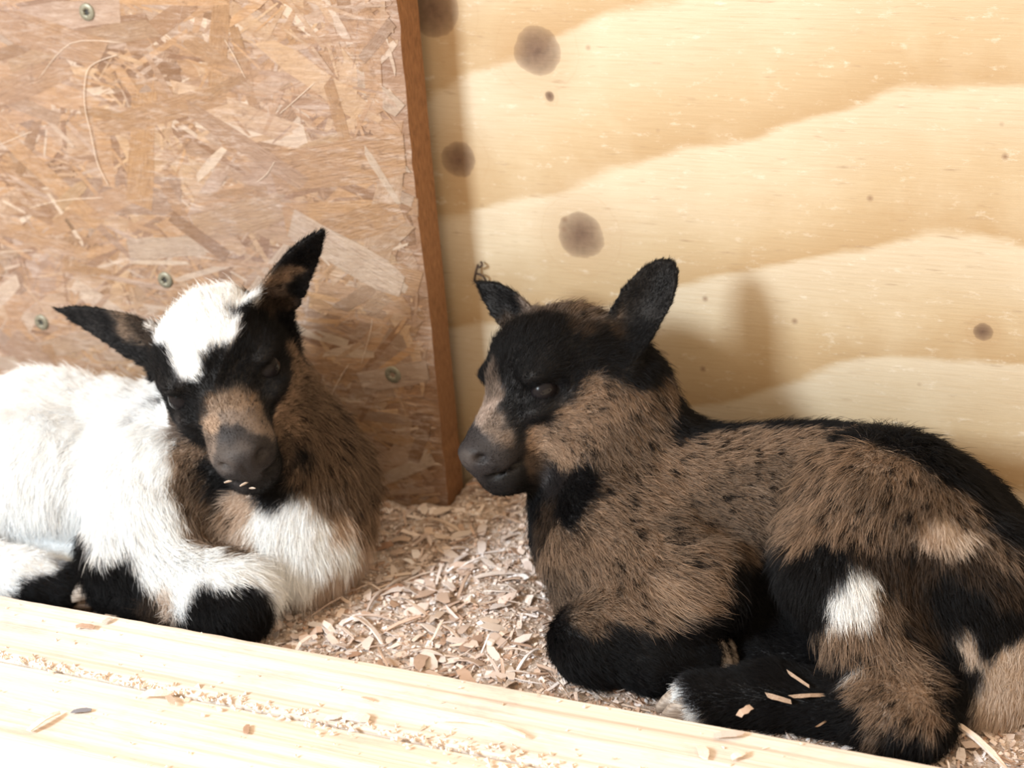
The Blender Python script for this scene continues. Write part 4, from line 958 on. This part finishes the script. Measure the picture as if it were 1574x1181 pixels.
on_board('wood_chip', (0.0791, -0.2931, 0.0455), 0.013, 0.1, CH[3], 'broad pale flake beside the brown chip on the seam', pale=True)
on_board('wood_chip', (0.0349, -0.3149, 0.0445), 0.007, 2.0, CH[4], 'small lone chip on the rounded front board')
on_board('wood_chip', (0.0775, -0.2785, 0.0455), 0.007, -0.2, CH[5], 'small red-brown chip alone on the board next to the kids', sz=0.6)
on_board('splinter', (0.1385, -0.2844, 0.0455), 0.040, -0.02, TH[0], 'long thin splinter lying along the board by the seam', cat='splinter', sz=0.5, pale=True)
on_board('wood_chip', (0.2441, -0.24, 0.0455), 0.009, 1.2, CH[6], 'reddish chip standing on the board edge before the brown kid', tilt=0.5, dz=0.003)
on_board('wood_chip', (0.2416, -0.2561, 0.0455), 0.013, 0.4, CH[7], 'yellow torn chip below the reddish one on the board', sz=0.9)
on_board('wood_chip', (0.2348, -0.2715, 0.0455), 0.010, 2.2, CH[2], 'pale round chip at the lower edge of the board near the brown kid', pale=True)
on_board('wood_chip', (0.2504, -0.269, 0.0455), 0.008, 0.9, CH[1], 'small pale chip at the bottom of the picture below the brown kid', pale=True)
on_board('wood_chip', (-0.089, -0.264, 0.0455), 0.010, 0.2, CH[6], 'dark torn flake on the board below the hooves of the white kid')
on_board('wood_chip', (-0.082, -0.2555, 0.0455), 0.006, 1.4, CH[3], 'tiny red flake beside the dark torn one on the board')
_t = NT('grey_fluff', 0.9); _t.color((0.20, 0.20, 0.23)); M_FLUFF = _t.m
on_board('fluff', (-0.0474, -0.3256, 0.0445), 0.009, 0.5, (lambda m: (m.materials.clear(), m.materials.append(M_FLUFF), m)[2])(CH[4].copy()), 'dark grey speck of dirt on the rounded front board', cat='dirt', sz=0.8)
on_board('splinter', (0.3358, -0.1898, 0.012), 0.045, -0.75, TH[1], 'long straight splinter leaning out of the bedding at the sill end', cat='splinter', sz=0.6, dz=0.004, pale=True)
# bits caught in the coats
for p, L in (((-0.0476, -0.183, 0.0931), 0.004), ((-0.0385, -0.1827, 0.0927), 0.0045), ((-0.0358, -0.1795, 0.0892), 0.0035)):
    o = link('wood_crumb', (lambda m: (m.materials.clear(), m.materials.append(M_PALE), m)[2])(CH[2].copy()), None, None, tuple(Vector(p) + Vector((0.0006, -0.0016, 0.001))))
    o.scale = (L, L, L); o.rotation_euler = (0.9, 0.2, L * 900)
    tag(o, 'pale wood crumb stuck to the lips of the white kid', 'crumb', 'crumbs on the white kid\'s mouth')
for p, L, a, lab in (((0.2464, -0.1971, 0.0288), 0.012, 0.0, 'brown oval chip caught on the black hind foot of the brown kid'), ((0.2598, -0.1933, 0.0304), 0.017, 0.55, 'long pale shaving caught across the black hind leg of the brown kid'),
                     ((0.2528, -0.1866, 0.034), 0.014, -0.5, 'thin shaving in the gap above the black hind leg of the brown kid'), ((0.2673, -0.1989, 0.0207), 0.009, 1.2, 'small chip low on the black hind leg, next to the board')):
    o = link('wood_chip', (lambda m: (m.materials.clear(), m.materials.append(M_TAN), m)[2])(TH[3].copy()), None, None, tuple(Vector(p) - 0.0038 * fw))
    o.scale = (L, L * (3 if a == 0 else 1.6), L * 0.7); o.rotation_euler = (0.7, 0.1, a)
    tag(o, lab, 'wood chip')
# fine crumbs along the seam
rk = np.random.default_rng(33); n = 1500
x = rk.uniform(-0.32, 0.34, n); clump = 0.5 + 0.5 * np.sin(x * 90) * np.sin(x * 37 + 1)
seam = rk.random(n) < 0.75
y = np.where(seam, -0.2985 + rk.normal(0, 0.0022 + 0.0035 * np.clip(x + 0.05, 0, 0.3) / 0.3, n), rk.uniform(-0.36, -0.25, n))
k = (~seam) | (rk.random(n) < clump + 0.25); x, y, seam = x[k], y[k], seam[k]; n = len(x)
keep2 = seam | (rk.random(n) < 0.5); x, y, seam = x[keep2], y[keep2], seam[keep2]; n = len(x)
r = np.where(seam, rk.uniform(0.0005, 0.0017, n), rk.uniform(0.0004, 0.0011, n))
tet = np.array([[0, 0, 1.2], [1, 0, -0.3], [-0.5, 0.9, -0.3], [-0.5, -0.9, -0.3], [0.2, 0.3, -0.5]])
V_ = []
for i in range(n):
    a = rk.uniform(0, 6.28); c_, s_ = math.cos(a), math.sin(a)
    q = (tet + rk.normal(0, 0.25, tet.shape)) * r[i] * np.array([1.3, 0.8, 0.7])
    V_.append(np.c_[x[i] + c_ * q[:, 0] - s_ * q[:, 1], y[i] + s_ * q[:, 0] + c_ * q[:, 1], ZR + 0.0004 + r[i] * 0.3 + q[:, 2]])
T_ = np.array([[0, 1, 2], [0, 2, 3], [0, 3, 1], [4, 2, 1], [4, 3, 2], [4, 1, 3]])
me = fast_mesh('sawdust_crumbs', np.concatenate(V_), ((np.arange(n) * 5)[:, None, None] + T_[None]).reshape(-1, 3), False)
add_tone(me, np.repeat(rk.random(n), 6))
tag(link('sawdust_crumbs', me, M_PALE), 'pale sawdust crumbs scattered along the seam of the sill boards', 'sawdust', kind='stuff')

# ------------------------------------------------------------------ small things on the walls
def strip(name, pts, r, mat, parent=None):
    """thin round fibre through the points"""
    P_ = [Vector(p) for p in pts]; dense = []
    for i in range(len(P_) - 1):
        p0, p1, p2, p3 = P_[max(i - 1, 0)], P_[i], P_[i + 1], P_[min(i + 2, len(P_) - 1)]
        for k in range(5):
            t = k / 5
            dense.append(0.5 * ((2 * p1) + (p2 - p0) * t + (2 * p0 - 5 * p1 + 4 * p2 - p3) * t * t + (3 * p1 - p0 - 3 * p2 + p3) * t ** 3))
    dense.append(P_[-1]); v, f = [], []
    for i, p in enumerate(dense):
        d = (dense[min(i + 1, len(dense) - 1)] - dense[max(i - 1, 0)]).normalized(); a = d.cross(Vector((0.1, 1, 0.2))).normalized(); b = d.cross(a)
        rr = r * (1.0 if 0 < i < len(dense) - 1 else 0.35)
        for k in range(5):
            an = 2 * math.pi * k / 5; v.append(p + rr * (math.cos(an) * a + math.sin(an) * b))
        if i: f += [((i - 1) * 5 + k, (i - 1) * 5 + (k + 1) % 5, i * 5 + (k + 1) % 5, i * 5 + k) for k in range(5)]
    f += [(4, 3, 2, 1, 0), tuple(len(v) - 5 + k for k in range(5))]
    return link(name, mesh(name, v, f, True), mat, parent)
_t = NT('pale_fibre', 0.6); _t.color((0.62, 0.52, 0.44)); M_FIB = _t.m
_t = NT('dark_web', 0.9); _t.color((0.06, 0.04, 0.03)); M_WEB = _t.m
tag(strip('loose_hair', [(-0.182, -0.0365, 0.2755), (-0.1969, -0.037, 0.271), (-0.206, -0.037, 0.2642), (-0.2112, -0.0368, 0.2458), (-0.2103, -0.037, 0.2267), (-0.2091, -0.037, 0.2096), (-0.2039, -0.0365, 0.1953)], 0.00026, M_FIB),
    'long pale hair stuck in an arc to the strand board', 'hair')
for pa in ([(-0.2795, -0.036, 0.2172), (-0.2662, -0.0362, 0.222), (-0.2533, -0.036, 0.2266)], [(-0.2665, -0.036, 0.1776), (-0.2408, -0.0362, 0.1843), (-0.2094, -0.036, 0.1879)], [(-0.1099, -0.036, 0.2864), (-0.1042, -0.0363, 0.2757), (-0.0995, -0.036, 0.2641)],
           [(-0.0805, -0.036, 0.2452), (-0.0701, -0.0363, 0.2528), (-0.0552, -0.036, 0.2642)], [(-0.1013, -0.036, 0.2042), (-0.0939, -0.0363, 0.2094), (-0.0878, -0.036, 0.2173)], [(-0.079, -0.036, 0.0333), (-0.0737, -0.0363, 0.0385), (-0.0622, -0.036, 0.0613)],
           [(-0.0723, -0.036, 0.0687), (-0.0647, -0.0363, 0.0824), (-0.0553, -0.036, 0.0958)], [(-0.0471, -0.036, 0.0967), (-0.0391, -0.0363, 0.116), (-0.0364, -0.036, 0.1263)], [(-0.2414, -0.036, 0.2596), (-0.2134, -0.0363, 0.2813), (-0.1775, -0.036, 0.2823)], [(-0.2958, -0.036, 0.1466), (-0.2801, -0.0363, 0.1487), (-0.2692, -0.036, 0.1499)]):
    strip('splinter', pa, 0.00020, M_FIB, wall_left)
web = link('cobweb', None); web.location = (0.017, -0.002, 0.1479)
tag(web, 'dark wisp of cobweb stuck to the plywood above the far ear', 'cobweb')
for pa in ([(0.0139, -0.002, 0.1408), (0.0161, -0.004, 0.1465), (0.0173, -0.002, 0.1515)], [(0.0157, -0.003, 0.1461), (0.0205, -0.004, 0.1453), (0.0217, -0.002, 0.1407)], [(0.0176, -0.003, 0.1495), (0.0207, -0.004, 0.1517), (0.0191, -0.002, 0.1532)]):
    st = strip('thread', pa, 0.0007, M_WEB, web); st.location = -web.location
